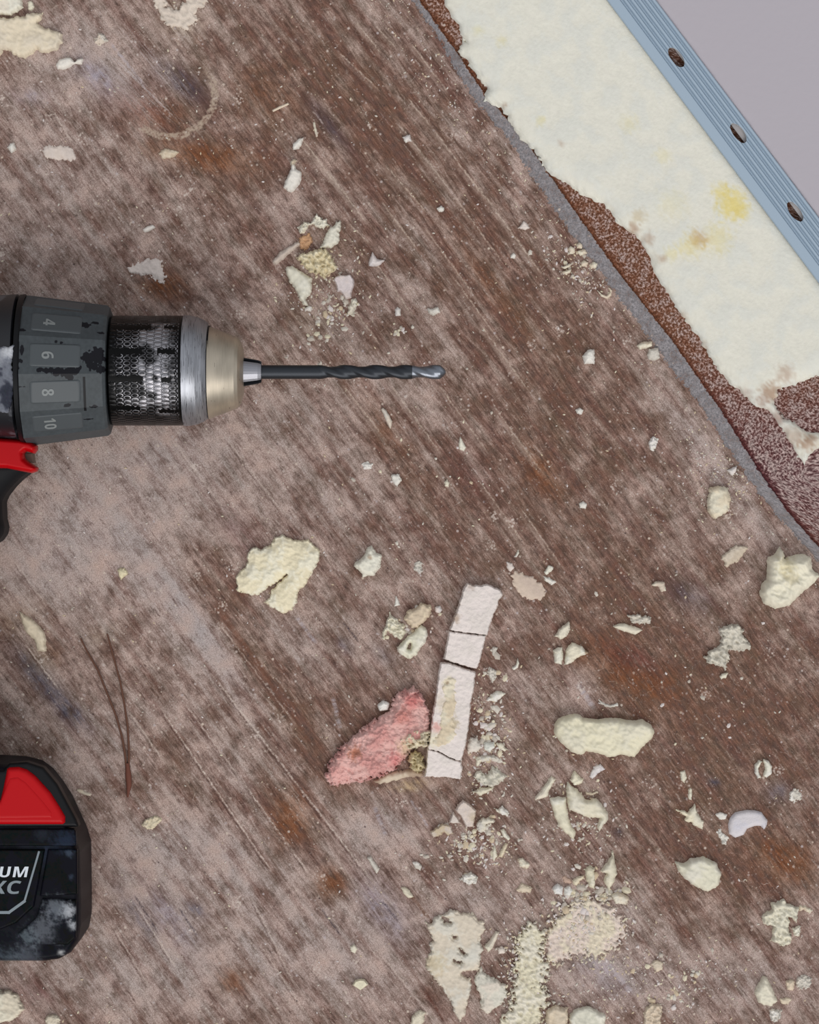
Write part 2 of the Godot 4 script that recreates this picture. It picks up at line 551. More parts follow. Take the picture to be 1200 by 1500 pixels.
	for j in TH:
		var py := j / TEX + TZ0
		var xl := seam_x(seam_l, py)
		var xr := seam_x(seam_r, py)
		var gyf := (py - TZ0) / G
		var gy := int(gyf)
		gyf -= gy
		var low := sm(480.0, 720.0, py)
		for i in TW:
			var px := i / TEX + TX0
			var at_ := j * TW + i
			var e3 := n3[at_] / 255.0 - 0.5
			var e4 := n4[at_] / 255.0 - 0.5
			var e5 := n5[at_] / 255.0 - 0.5
			var wob := (e5 + e4) * 12.0
			var r := 0.0
			var g := 0.0
			var b := 0.0
			var hh := 0.0
			if px < xl + wob * 0.8:
				var gxf := (px - TX0) / G
				var gx := int(gxf)
				gxf -= gx
				var m := gy * gw + gx
				var dd := lerpf(lerpf(dust[m], dust[m + 1], gxf), lerpf(dust[m + gw], dust[m + gw + 1], gxf), gyf)
				var rd := ridge[m]
				var u := int(i * ca + j * sa) % 2624
				var w := (int(j * ca - i * sa) + 1400) % 2624
				var q := w * 2624 + u
				var f1 := s1[q] / 255.0 - 0.5
				var f2 := s2[q] / 255.0 - 0.5
				var f3 := s3[q] / 255.0 - 0.5
				var e6 := n6[at_] / 255.0 - 0.5
				var dens := dd + f1 * (0.30 + 0.6 * rd) + f2 * (0.20 + 0.25 * rd) + e4 * 0.40 + e5 * 0.16 + f3 * 0.36 + e6 * 0.70
				var t := clampf((dens - 0.03) / 1.0, 0.0, 1.0)
				t = lerpf(t, t * t * (3.0 - 2.0 * t), 0.7)
				t = clampf(t + e3 * (0.20 + 0.28 * t), 0.0, 1.0)
				var tn := 0.92 + f3 * 0.4 + f2 * 0.35 + e3 * 0.15
				r = (0.452 + e4 * 0.06) * tn
				g = (0.336 + f1 * 0.03) * tn
				b = (0.280 - e4 * 0.03) * tn
				var mg := m * 4
				var ta := lerpf(lerpf(tint[mg + 3], tint[mg + 7], gxf), lerpf(tint[mg + gw * 4 + 3], tint[mg + gw * 4 + 7], gxf), gyf)
				if ta > 0.005:
					var k := clampf(ta * (1.1 + e4 * 1.6 + f2 * 1.4 + e3 * 0.5), 0.0, 0.9)
					var iv := tn / maxf(ta, 0.004)
					r = lerpf(r, lerpf(lerpf(tint[mg], tint[mg + 4], gxf), lerpf(tint[mg + gw * 4], tint[mg + gw * 4 + 4], gxf), gyf) * iv, k)
					g = lerpf(g, lerpf(lerpf(tint[mg + 1], tint[mg + 5], gxf), lerpf(tint[mg + gw * 4 + 1], tint[mg + gw * 4 + 5], gxf), gyf) * iv, k)
					b = lerpf(b, lerpf(lerpf(tint[mg + 2], tint[mg + 6], gxf), lerpf(tint[mg + gw * 4 + 2], tint[mg + gw * 4 + 6], gxf), gyf) * iv, k)
					t *= 1.0 - 0.35 * k
				var dt := 1.0 + e3 * 0.25 + e5 * 0.12
				t *= 0.86
				r = lerpf(r, (0.738 + e6 * 0.08) * dt, t)
				g = lerpf(g, 0.682 * dt, t)
				b = lerpf(b, (0.664 - e6 * 0.05) * dt, t)
				hh = t * 0.5 + f3 * 0.3 + f2 * 0.3
			elif px < xr + wob * 0.4:
				var t := 0.9 + e5 * 0.5 + e3 * 0.3
				var k := clampf((e4 + e5) * 1.4, 0.0, 0.8)
				r = lerpf(0.590, 0.40, k) * t
				g = lerpf(0.570, 0.34, k) * t
				b = lerpf(0.578, 0.32, k) * t
				hh = e5 * 0.3
			else:
				var over := px - xr
				var t := clampf(0.34 + low * 0.44 + e3 * 0.9 + e5 * 2.2 + e4 * 1.3, 0.0, 1.0)
				t *= sm(3.0, 11.0, over + wob * 0.5)
				var tn := 0.92 + e3 * 0.5 + e5 * 0.6
				r = lerpf(lerpf(0.46, 0.34, low), 0.66, t) * tn
				g = lerpf(lerpf(0.285, 0.17, low), 0.58, t) * tn
				b = lerpf(lerpf(0.20, 0.185, low), 0.56, t) * tn
				hh = t * 0.8 + e3
			buf[at_ * 3] = r
			buf[at_ * 3 + 1] = g
			buf[at_ * 3 + 2] = b
			hgt[at_] = hh
	# scratches and rubbed lines along the grain: a pale line with a dark one on its lower side
	var pale := c8(204, 188, 176)
	var deep := c8(70, 50, 44)
	for s in [[229, 1029, 412, 1297, 2.6, 0.95], [304, 979, 562, 1312, 2.8, 0.95], [266, 1024, 352, 1140, 2.0, 0.8], [352, 1140, 457, 1286, 2.2, 0.9], [311, 900, 439, 1069, 2.2, 0.7], [187, 1039, 244, 1121, 2.0, 0.8], [364, 1305, 435, 1450, 2.0, 0.8], [199, 1324, 262, 1425, 2.0, 0.85], [161, 1350, 221, 1450, 2.2, 0.8], [36, 943, 88, 1012, 2.4, 0.9], [78, 162, 106, 210, 2.2, 0.9], [235, 243, 266, 288, 1.8, 0.7],
			[375, 1375, 457, 1497, 2.0, 0.8], [560, 1400, 640, 1500, 2.0, 0.6], [20, 820, 70, 890, 1.8, 0.6], [130, 500, 200, 590, 1.6, 0.5], [250, 640, 330, 750, 1.8, 0.5], [330, 640, 420, 760, 1.8, 0.55], [420, 600, 520, 730, 1.8, 0.5], [880, 1240, 960, 1350, 2.0, 0.6], [900, 1300, 990, 1420, 2.0, 0.6], [940, 1380, 1000, 1460, 2.4, 0.6], [640, 1160, 700, 1240, 1.6, 0.4]]:
		stroke(s[0] - 2.6, s[1] + 1.6, s[2] - 2.6, s[3] + 1.6, s[4], deep, s[5] * 0.75, -0.5)
		stroke(s[0], s[1], s[2], s[3], s[4], pale, s[5] * 1.25, 0.6)
	# worn ridges of the wood, dusty on their crests
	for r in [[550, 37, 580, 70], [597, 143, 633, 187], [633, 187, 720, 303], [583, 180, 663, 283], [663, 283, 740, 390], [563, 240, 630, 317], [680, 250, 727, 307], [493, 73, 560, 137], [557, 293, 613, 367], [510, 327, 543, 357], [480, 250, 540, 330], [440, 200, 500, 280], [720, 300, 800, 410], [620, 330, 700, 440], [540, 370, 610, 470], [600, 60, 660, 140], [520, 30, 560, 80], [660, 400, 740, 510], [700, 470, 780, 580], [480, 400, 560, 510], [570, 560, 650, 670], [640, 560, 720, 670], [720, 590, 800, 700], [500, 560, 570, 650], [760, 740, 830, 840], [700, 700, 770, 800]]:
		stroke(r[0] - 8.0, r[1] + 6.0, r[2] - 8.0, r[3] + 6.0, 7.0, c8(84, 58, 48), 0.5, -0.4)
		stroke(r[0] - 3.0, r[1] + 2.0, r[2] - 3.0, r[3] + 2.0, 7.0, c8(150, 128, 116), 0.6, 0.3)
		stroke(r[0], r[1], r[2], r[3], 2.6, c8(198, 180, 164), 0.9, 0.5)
	for r in [[487, 1020, 499, 1069, 7.0], [432, 902, 466, 945, 6.0], [548, 1180, 566, 1226, 7.0], [160, 60, 215, 130, 5.0], [845, 1000, 872, 1040, 9.0], [880, 1400, 930, 1460, 10.0], [600, 1170, 630, 1215, 4.0]]:
		stroke(r[0], r[1], r[2], r[3], r[4], c8(178, 170, 176), 0.7, 0.4)
	for r in [[502, 911, 527, 941], [196, 1310, 232, 1366], [262, 1330, 290, 1372], [470, 1330, 500, 1372], [560, 1320, 585, 1352]]:
		stroke(r[0], r[1], r[2], r[3], 3.0, c8(56, 48, 54), 0.8, -0.4)
	stroke(173, 196, 207, 266, 1.4, pale, 0.8, 0.5, -6.0)
	stroke(312, 880, 402, 1006, 9.0, c8(112, 72, 56), 0.6)
	stroke(345, 925, 470, 1110, 6.0, c8(112, 74, 58), 0.5)
	stroke(600, 1308, 650, 1375, 5.0, c8(92, 60, 44), 0.7, -0.6)
	stroke(622, 1450, 652, 1498, 4.0, c8(88, 52, 42), 0.8, -0.6)
	stroke(120, 868, 132, 892, 1.5, c8(80, 62, 54), 0.7)
	for k in 26:
		var o := rng.randf_range(-46, 46)
		var l := rng.randf_range(-30, 20)
		stroke(170 + o * 0.8 + l, 78 - o * 0.6 + l * 1.1, 262 + o * 0.5 + l, 172 - o * 0.5 + l * 1.1, rng.randf_range(0.8, 1.6), c8(190, 182, 182), rng.randf_range(0.25, 0.7), 0.3)
	for k in 5200:     # short streaks of dust caught in the grain
		var x := rng.randf_range(TX0, 1200)
		var y := rng.randf_range(TZ0, 1530)
		if x > seam_x(seam_l, y) - 14.0: continue
		var l := 4.0 + 26.0 * pow(rng.randf(), 2.2)
		var a := deg_to_rad(52.5 + rng.randf_range(-5, 5))
		var dark := rng.randf() < 0.32
		stroke(x, y, x + cos(a) * l, y + sin(a) * l, rng.randf_range(1.0, 2.6), c8(76, 56, 50) if dark else c8(190, 176, 168), rng.randf_range(0.2, 0.75), -0.3 if dark else 0.4)
	for k in 2600:     # fine scratches in any direction
		var x := rng.randf_range(TX0, 1200)
		var y := rng.randf_range(TZ0, 1530)
		if x > seam_x(seam_l, y) - 10.0: continue
		var l := rng.randf_range(4, 16)
		var a := rng.randf_range(0, TAU)
		stroke(x, y, x + cos(a) * l, y + sin(a) * l, rng.randf_range(0.8, 1.5), c8(200, 186, 176), rng.randf_range(0.2, 0.75), 0.3, rng.randf_range(-2, 2))
	# the worn ring of dust at the upper left
	for k in 130:
		var a := deg_to_rad(lerpf(-48.0, 128.0, k / 129.0))
		for q in 5:
			var rr := rng.randf_range(60, 70) * (1.0 if a < 1.2 else 1.04)
			dot(250 + cos(a) * rr, 138 + sin(a) * rr * 0.92, rng.randf_range(0.6, 2.0), c8(178, 160, 142), rng.randf_range(0.2, 0.6) * sm(-50.0, -10.0, rad_to_deg(a)), 0.3)
	for k in 60:      # little clots of dust
		var x := rng.randf_range(TX0, 1150)
		var y := rng.randf_range(TZ0, 1530)
		if x > seam_x(seam_l, y) - 20.0: continue
		for q in 22:
			dot(x + rng.randfn() * 5.0, y + rng.randfn() * 5.0, rng.randf_range(0.5, 1.7), c8(206, 192, 182), rng.randf_range(0.3, 0.8), 0.5)
	for k in 15000:   # powdery speckle, thickest on the bare board at the right
		var x := 1220.0 - 620.0 * pow(rng.randf(), 1.3)
		var y := rng.randf_range(TZ0, 1535)
		if x > seam_x(seam_l, y) - 2.0: continue
		dot(x, y, rng.randf_range(0.3, 0.8), c8(182, 164, 158), rng.randf_range(0.25, 0.65), 0.2)
	for k in 9000:    # specks
		var x := rng.randf_range(TX0, 1220)
		var y := rng.randf_range(TZ0, 1535)
		if x > seam_x(seam_l, y) - 3.0 and rng.randf() < 0.6: continue
		var r := 0.5 + 1.5 * pow(rng.randf(), 3.0)
		dot(x, y, r, c8(206, 190, 174).lerp(c8(176, 164, 164), rng.randf()), rng.randf_range(0.4, 0.95), 0.6)
	for k in 500:
		var x := rng.randf_range(TX0, 1200)
		var y := rng.randf_range(TZ0, 1535)
		dot(x, y, rng.randf_range(0.4, 1.3), c8(58, 46, 46), rng.randf_range(0.3, 0.7), -0.4)
	var bytes := PackedByteArray()
	bytes.resize(TW * TH * 3)
	for q in TW * TH * 3:
		bytes[q] = int(clampf(buf[q], 0.0, 1.0) * 255.0)
	var im := Image.create_from_data(TW, TH, false, Image.FORMAT_RGB8, bytes)
	var hb := PackedByteArray()
	hb.resize(TW * TH)
	for q in TW * TH:
		hb[q] = int(clampf(hgt[q] * 0.35 + 0.4, 0.0, 1.0) * 255.0)
	var him := Image.create_from_data(TW, TH, false, Image.FORMAT_L8, hb)
	buf = PackedFloat32Array()
	hgt = PackedFloat32Array()
	var m := mat(Color.WHITE, 0.86, 0.0, 0.3)
	m.albedo_texture = ImageTexture.create_from_image(im)
	m.heightmap_enabled = true
	m.heightmap_texture = ImageTexture.create_from_image(him)
	m.heightmap_scale = 0.04
	MAT["floor"] = m

func noise_tex(freq: float, octaves: int, sd: int, size: int = 512) -> ImageTexture:
	var n := FastNoiseLite.new()
	n.seed = sd
	n.frequency = freq
	n.fractal_octaves = octaves
	return ImageTexture.create_from_image(n.get_seamless_image(size, size))

func make_materials() -> void:
	var pore := noise_tex(0.03, 4, 31)
	var f := mat(Color.WHITE, 0.92, 0.0, 0.25)
	f.vertex_color_use_as_albedo = true
	f.uv1_triplanar = true
	f.uv1_world_triplanar = true
	f.uv1_scale = Vector3.ONE * 28.0
	f.heightmap_enabled = true
	f.heightmap_texture = pore
	f.heightmap_scale = 0.010
	MAT["foam"] = f
	var bead := f.duplicate()
	bead.heightmap_scale = 0.012
	MAT["bead"] = bead
	var pl := f.duplicate()
	pl.heightmap_scale = 0.012
	pl.uv1_scale = Vector3.ONE * 60.0
	MAT["plaster"] = pl
	var wool := f.duplicate()
	wool.rim_enabled = true
	wool.rim = 0.4
	wool.uv1_scale = Vector3.ONE * 50.0
	wool.heightmap_scale = 0.05
	MAT["wool"] = wool
	var plastic := mat(Color.WHITE, 0.45, 0.0, 0.2)
	plastic.vertex_color_use_as_albedo = true
	MAT["plastic"] = plastic
	MAT["black"] = mat(c8(15, 16, 19), 0.42, 0.0, 0.3)
	MAT["rubber"] = mat(c8(18, 19, 22), 0.6, 0.0, 0.3)
	MAT["red"] = mat(c8(176, 4, 14), 0.36, 0.0, 0.3)
	var zinc := mat(c8(156, 173, 188), 0.5, 0.1)
	MAT["zinc"] = zinc
	var board := mat(c8(176, 170, 176), 0.9, 0.0, 0.3)
	board.uv1_triplanar = true
	board.uv1_world_triplanar = true
	board.uv1_scale = Vector3.ONE * 12.0
	board.heightmap_enabled = true
	board.heightmap_texture = pore
	board.heightmap_scale = 0.006
	MAT["board"] = board
	MAT["steel"] = mat(c8(150, 152, 158), 0.34, 0.9)
	MAT["dark_steel"] = mat(c8(52, 55, 60), 0.42, 0.7)
	MAT["champagne"] = mat(c8(176, 166, 150), 0.42, 0.85)
	MAT["white_print"] = mat(c8(208, 214, 220), 0.6)
	MAT["grey_print"] = mat(c8(122, 132, 138), 0.6)
	MAT["twig"] = mat(c8(96, 62, 46), 0.8)

# ------------------------------------------------------------------ the setting
func build_setting() -> void:
	# the floor goes on past the picture: the same boards, mirrored at the texture's edges
	var v := PackedVector3Array()
	var n := PackedVector3Array()
	var uv := PackedVector2Array()
	var idx := PackedInt32Array()
	var w := TW / TEX
	var h := TH / TEX
	var bw := 590.0               # width of the seam-free part of the texture
	var quads := [[TX0, 0, w, 0.0, 1.0]]
	for row in range(-1, 2):
		for c in range(-2, 5):
			var qx := TX0 + c * bw
			if row == 0 and c >= 0:
				if c > 2: continue
				qx = TX0 + w + c * bw
			var flip := posmod(c, 2) == 1
			quads.append([qx, row, bw, bw / w if flip else 0.0, 0.0 if flip else bw / w])
	for qd in quads:
		var b := v.size()
		for q in [Vector2(0, 0), Vector2(1, 0), Vector2(1, 1), Vector2(0, 1)]:
			v.append(Vector3((qd[0] + q.x * qd[2] - 600.0) * U, 0.0, (TZ0 + (qd[1] + q.y) * h - 750.0) * U))
			n.append(Vector3.UP)
			uv.append(Vector2(lerpf(qd[3], qd[4], q.x), q.y if qd[1] == 0 else 1.0 - q.y))
		idx.append_array(PackedInt32Array([b, b + 1, b + 2, b, b + 2, b + 3]))
	# its sides and underside
	var x0 := (TX0 - 2.0 * bw - 600.0) * U
	var x1 := (TX0 + w + 3.0 * bw - 600.0) * U
	var z0 := (TZ0 - h - 750.0) * U
	var z1 := (TZ0 + 2.0 * h - 750.0) * U
	var b0 := v.size()
	for q in [Vector3(x0, -0.02, z0), Vector3(x0, -0.02, z1), Vector3(x1, -0.02, z1), Vector3(x1, -0.02, z0)]:
		v.append(q)
		n.append(Vector3.DOWN)
		uv.append(Vector2.ZERO)
	idx.append_array(PackedInt32Array([b0, b0 + 1, b0 + 2, b0, b0 + 2, b0 + 3]))
	var fl := piece("floor", mesh_of(v, n, idx, PackedColorArray(), uv), MAT.floor, self)
	tag(fl, "worn brown wooden floorboard, streaked with pale building dust along its grain", "floor", "", "structure")

	# the grey edge of the next board, and that board's dusty brown top, run alongside
	var edge := [[0.0, -0.2], [0.12, 1.1], [0.7, 1.5], [1.0, 1.5]]
	var rows := []
	var y := -380.0
	while y <= 1440.0:
		rows.append(y)
		y += 12.0
	for part in 2:
		v = PackedVector3Array()
		uv = PackedVector2Array()
		idx = PackedInt32Array()
		var offs := [0.0, 2.0, 4.0, 9.0, 14.0, 70.0, 190.0, 260.0, 330.0, 400.0, 470.0, 540.0]
		var m := edge.size() if part == 0 else offs.size()
		for yy in rows:
			var a := seam_x(seam_l, yy)
			var b := seam_x(seam_r, yy)
			var jit := nz.get_noise_2d(a, yy) * 1.5
			for q in m:
				var x := 0.0
				var hh := 0.0
				if part == 0:
					x = lerpf(a + jit, b, edge[q][0])
					hh = edge[q][1]
				else:
					x = b + offs[q]
					hh = [1.5, 0.4, 0.3, 1.7, 2.0, 2.2, 2.2, 2.2, 2.2, 2.2, 2.2, 2.2][q]
				v.append(Vector3((x - 600.0) * U, hh * 0.001, (yy - 750.0) * U))
				# past the picture the look runs on along the seam
				var ty: float = yy
				if yy < -30.0: ty = -60.0 - yy
				elif yy > 700.0: ty = maxf(1400.0 - yy, 0.0)
				var ux: float = x
				if ty != yy or (part == 1 and q > 6):
					var off := x - b
					if part == 1 and q > 5: off = 70.0 if q % 2 == 1 else 14.0
					ux = seam_x(seam_r, ty) + off
				uv.append(Vector2(clampf((ux - TX0) * TEX / TW, 0.001, 0.999), clampf((ty - TZ0) * TEX / TH, 0.001, 0.999)))
		for r in rows.size() - 1:
			for q in m - 1:
				var a := r * m + q
				idx.append_array(PackedInt32Array([a, a + 1, a + m + 1, a, a + m + 1, a + m]))
		var t := piece("trim_1" if part == 0 else "trim_2", mesh_of(v, smooth_normals(v, idx), idx, PackedColorArray(), uv), MAT.floor, self)
		if part == 0: tag(t, "narrow grey dusty edge strip along the seam of the brown floorboard", "trim", "", "structure")
		else: tag(t, "rough rust-brown board strip covered in sawdust, between the grey seam and the foam", "trim", "", "structure")

	# cream expanding foam, cut flush, between the brown strip and the ribbed metal
	var left := [480, -260, 560, -150, 610, -80, 640, -20, 650, 0, 657, 20, 672, 38, 679, 60, 671, 74, 682, 88, 700, 112, 714, 128, 708, 146, 722, 152, 736, 160, 760, 200, 785, 225, 805, 255, 832, 270, 852, 286, 885, 298, 907, 328, 937, 352, 951, 374, 957, 396, 972, 422, 990, 450, 1020, 490, 1050, 540, 1072, 565, 1102, 590, 1132, 606, 1150, 636, 1166, 662, 1202, 712, 1290, 820, 1420, 980, 1560, 1150, 1760, 1150]
	var right := [1772, 1150, 1516, 822, 1416, 688, 1205, 403, 1055, 201, 911, 1, 841, -90, 795, -150, 714, -260]
	var holes := [pts([1134, 590, 1142, 572, 1158, 566, 1180, 558, 1204, 548, 1260, 560, 1270, 640, 1215, 640, 1203, 634, 1186, 634, 1168, 620, 1148, 612]), pts([1176, 690, 1186, 668, 1200, 656, 1240, 660, 1240, 720, 1206, 706])]
	var yel := c8(222, 204, 130)
	var brn := c8(150, 112, 86)
	var st := [[1072, 300, 26, yel, 0.9], [1056, 282, 16, yel, 0.6], [1086, 312, 14, yel, 0.6], [1050, 350, 26, yel, 0.35], [1022, 352, 16, c8(176, 132, 84), 0.5], [1012, 360, 22, yel, 0.4], [984, 372, 14, yel, 0.3], [735, 62, 10, yel, 0.25], [700, 46, 9, yel, 0.25], [985, 300, 26, yel, 0.15],
		[793, 178, 9, yel, 0.35], [740, 156, 5, brn, 0.4], [922, 182, 16, yel, 0.2], [822, 212, 6, brn, 0.3], [970, 230, 14, yel, 0.2], [935, 318, 14, c8(190, 168, 130), 0.4], [928, 336, 10, brn, 0.5], [950, 350, 10, brn, 0.35], [970, 380, 8, brn, 0.35], [1128, 576, 18, brn, 0.6], [1150, 548, 16, c8(168, 140, 120), 0.5], [1160, 640, 20, c8(170, 146, 130), 0.5], [1184, 648, 16, brn, 0.6], [1116, 588, 14, c8(170, 150, 140), 0.5], [1196, 700, 18, c8(150, 120, 116), 0.6], [1140, 612, 14, c8(160, 130, 118), 0.6], [1090, 578, 12, c8(170, 150, 140), 0.5], [1030, 510, 10, c8(180, 160, 140), 0.4], [1000, 462, 8, c8(180, 160, 140), 0.4]]
	var s := solid(pts(left + right), {"h": 4.4, "base": 1.8, "mode": 1, "rim": 30.0, "even": 0.3, "rag": 3.2, "cell": 3.5, "color": c8(221, 218, 205), "color2": c8(216, 215, 205), "vary": 0.05, "stains": st, "wall": 1.5, "ref": 0.003}, holes)
	var bead := piece("foam_filling", s.mesh, MAT.bead, self, s.mid)
	tag(bead, "long band of cream expanding foam cut flush between the brown strip and ribbed metal", "foam filling")

	# the ribbed metal strip: a profile drawn along its length, with slots cut through
	var strip := thing("ribbed_metal_strip", "blue-grey ribbed metal strip with a row of dark curved slots", "metal strip", at(1044, 160, 0.0065))
	var dir := Vector2(1.0, 1.335).normalized()
	var ang := atan2(dir.y, dir.x)
	strip.rotation.y = -ang
	var k := unit_at(0.008)
	var prof := PackedVector2Array()
	var wid := 57.0 * k
	var top := 0.0022
	var dep := 0.0013
	prof.append(Vector2(-wid * 0.5, 0.0))
	prof.append(Vector2(-wid * 0.5, top - 0.0004))
	prof.append(Vector2(-wid * 0.5 + 0.0004, top))
	for g in [0.12, 0.265, 0.41, 0.555, 0.70]:
		var c: float = (g - 0.5) * wid
		prof.append_array(PackedVector2Array([Vector2(c - 0.00085, top), Vector2(c - 0.0003, top - dep), Vector2(c + 0.0003, top - dep), Vector2(c + 0.00085, top)]))
	prof.append(Vector2(wid * 0.5 - 0.0004, top))
	prof.append(Vector2(wid * 0.5, top - 0.0004))
	prof.append(Vector2(wid * 0.5, 0.0))
	var csg := CSGPolygon3D.new()
	csg.name = "ribbed_plate"
	csg.polygon = prof
	csg.mode = CSGPolygon3D.MODE_DEPTH
	csg.depth = 1.0
	csg.rotation.y = -PI / 2      # extrude along the strip (local x), profile across it (local z)
	csg.material = MAT.zinc
	csg.position = Vector3(-0.5, 0, 0)
	strip.add_child(csg)
	for q in [[991, 84], [1082, 195], [1165, 310], [905, -31], [1253, 425], [818, -146], [1340, 540], [1428, 655], [1515, 770], [730, -260]]:
		var p := at(q[0], q[1], 0.008) - strip.position
		var along: float = p.x * dir.x + p.z * dir.y
		var across: float = -p.x * dir.y + p.z * dir.x
		var cyl := CSGCylinder3D.new()
		cyl.name = "slot"
		cyl.operation = CSGShape3D.OPERATION_SUBTRACTION
		cyl.radius = 0.0042
		cyl.height = 0.02
		cyl.sides = 28
		cyl.scale = Vector3(0.6, 1.0, 1.3)
		# the plate's own axes: x = across, z = minus along
		cyl.position = Vector3(across, 0.0, -along - 0.5)
		csg.add_child(cyl, true)
	var back := BoxMesh.new()
	back.size = Vector3(1.0, 0.0008, 0.006)
	piece("back_flange", back, mat(c8(168, 164, 164), 0.7), strip, Vector3(0, -0.0014, -0.0058), "dull grey inner flange seen through the slots")

	# the pale board beyond it
	var pl := [732, -300, 966.5, 8, 1199.8, 318, 1490, 704, 1900, 1250, 2100, 1250, 2100, -300, 732, -300]
	pl = pl.slice(0, pl.size() - 2)
	var bs := solid(pts(pl), {"h": 0.8, "base": 7.0, "mode": 4, "rim": 3.0, "rag": 0.0, "cell": 9.0, "wall": 7.0, "ref": 0.0078, "color": Color.WHITE})
	var bd := piece("plasterboard_panel", bs.mesh, MAT.board, self, bs.mid)
	tag(bd, "smooth pale lilac-grey board lying beyond the ribbed metal strip", "board")

# ------------------------------------------------------------------ the drill
const AX := 0.036
const AY := 543.0

func gear_texture() -> StandardMaterial3D:
	var w := 280
	var h := 1256
	var im := Image.create(w, h, false, Image.FORMAT_RGB8)
	var base := c8(66, 71, 74)
	var marks := [[33, 538, 8, 9], [38, 534, 7, 4], [140, 528, 12, 10], [152, 525, 10, 14], [146, 540, 10, 7], [156, 545, 6, 7], [72, 546, 8, 3], [84, 547, 8, 4], [96, 549, 9, 6], [108, 551, 9, 7], [118, 547, 8, 6], [112, 558, 6, 5], [124, 544, 5, 5], [132, 478, 8, 4], [146, 473, 6, 2], [155, 488, 5, 2], [40, 492, 9, 2], [30, 480, 5, 6], [31, 573, 3, 2], [40, 569, 9, 1], [105, 586, 6, 3], [107, 596, 6, 2], [102, 530, 2, 2], [100, 508, 2, 2], [92, 507, 2, 2], [145, 600, 6, 2], [135, 620, 6, 1], [104, 619, 5, 2], [44, 520, 3, 6]]
	for j in h:
		var ang := (float(j) / h - 0.5) * TAU
		var py := AY + sin(ang) * 100.0
		var up := cos(ang) > 0.0
		for i in w:
			var px := 25.0 + i * 0.5
			var e := nz.get_noise_2d(px * 1.3, ang * 100.0)
			var c := base * (1.0 + 0.07 * e + 0.05 * nz2.get_noise_2d(px, ang * 100.0))
			if up:
				for m in marks:
					var dx: float = (px - m[0]) / m[2]
					var dy: float = (py - m[1]) / m[3]
					if dx * dx + dy * dy < 2.2 and dx * dx + dy * dy + e * 0.9 < 1.0:
						c = c8(16, 16, 22)
						break
				if absf(px - 132.5) < 1.6 and py > 556 and py < 606: c = c8(14, 14, 18)
			im.set_pixel(i, j, c)
	var t := mat(Color.WHITE, 0.46, 0.0, 0.3)
	t.albedo_texture = ImageTexture.create_from_image(im)
	t.texture_repeat = true
	return t

func sleeve_texture() -> StandardMaterial3D:
	var w := 424
	var h := 1600
	var im := Image.create(w, h, false, Image.FORMAT_RGB8)
	var hm := Image.create(w, h, false, Image.FORMAT_L8)
	# black bands without knurling, as [row, half height, from x, to x]
	var bands := [[518, 5, 160, 214], [518, 4, 236, 262], [558, 4.5, 160, 216], [560, 4, 242, 256], [482, 4, 166, 226], [482, 3, 244, 264], [600, 3, 162, 210], [604, 2.5, 236, 266]]
	for j in h:
		var ang := (float(j) / h - 0.5) * TAU
		var arc := ang * 81.0
		var py := AY + sin(ang) * 81.0
		var up := cos(ang) > 0.0
		for i in w:
			var px := 160.0 + i * 0.25
			var e := nz.get_noise_2d(px * 1.5, arc * 1.5)
			var e2 := nz2.get_noise_2d(px * 1.4, arc * 1.4)
			# lens-shaped scales in staggered columns
			var cx := fposmod(px / 11.0, 1.0) - 0.5
			var odd := int(floor(px / 11.0)) % 2
			var cy := fposmod(arc / 7.4 + (0.5 if odd == 1 else 0.0), 1.0) - 0.5
			var lens := sqrt(cx * cx * 4.0 + cy * cy * 5.2) - 0.86
			var rim := clampf(1.0 - absf(lens) / 0.24, 0.0, 1.0)
			var worn := sm(208.0, 236.0, px + e2 * 40.0) * sm(268.0, 240.0, px + e * 10.0)     # rubbed bright
			var black := 0.0
			var b := 0.035 + 0.72 * rim * sm(166.0, 190.0, px + e * 12.0) * (0.5 + 0.5 * sm(-0.5, 0.3, e2))
			b = lerpf(b, 0.70 - 0.62 * clampf(1.0 - absf(lens - 0.12) / 0.16, 0.0, 1.0), worn * 0.85)
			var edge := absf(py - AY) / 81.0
			if up:
				for q in bands:
					if px > q[2] and px < q[3] and absf(py - q[0] + e * 3.0) < q[1]: black = 1.0
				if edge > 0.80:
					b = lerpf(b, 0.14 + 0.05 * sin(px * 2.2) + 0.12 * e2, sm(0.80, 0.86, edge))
			if px < 166.0: black = 1.0
			if absf(px - 266.5) < 0.7 or absf(px - 262.5 + e * 1.5) < 0.5: black = maxf(black, 0.8)
			b = lerpf(b, 0.025, black)
			im.set_pixel(i, j, Color(b, b * 0.99, b * 1.02))
			hm.set_pixel(i, j, Color(1, 1, 1) * clampf(0.5 - lens * 0.8, 0.0, 1.0) * (1.0 - black))
	var t := mat(Color.WHITE, 0.36, 0.75)
	t.albedo_texture = ImageTexture.create_from_image(im)
	t.heightmap_enabled = true
	t.heightmap_texture = ImageTexture.create_from_image(hm)
	t.heightmap_scale = 0.03
	return t

func brushed(color: Color, sd: int, streak: float, nick: float = 0.5) -> StandardMaterial3D:   # turned metal: fine rings round the axis, dark nicks
	var im := Image.create(160, 512, false, Image.FORMAT_RGB8)
	var a := FastNoiseLite.new()
	a.seed = sd
	a.frequency = 0.5
	for j in 512:
		for i in 160:
			var e := a.get_noise_2d(i, j * 0.03) * streak + nz2.get_noise_2d(i * 0.5, j * 0.6) * 0.12
			var c := color * (1.0 + e)
			if nz.get_noise_2d(i * 1.2 + sd * 10, j * 0.2) > nick: c = c.lerp(c8(34, 32, 36), 0.6)
			im.set_pixel(i, j, c)
	var t := mat(Color.WHITE, 0.40, 0.8)
	t.albedo_texture = ImageTexture.create_from_image(im)
	return t

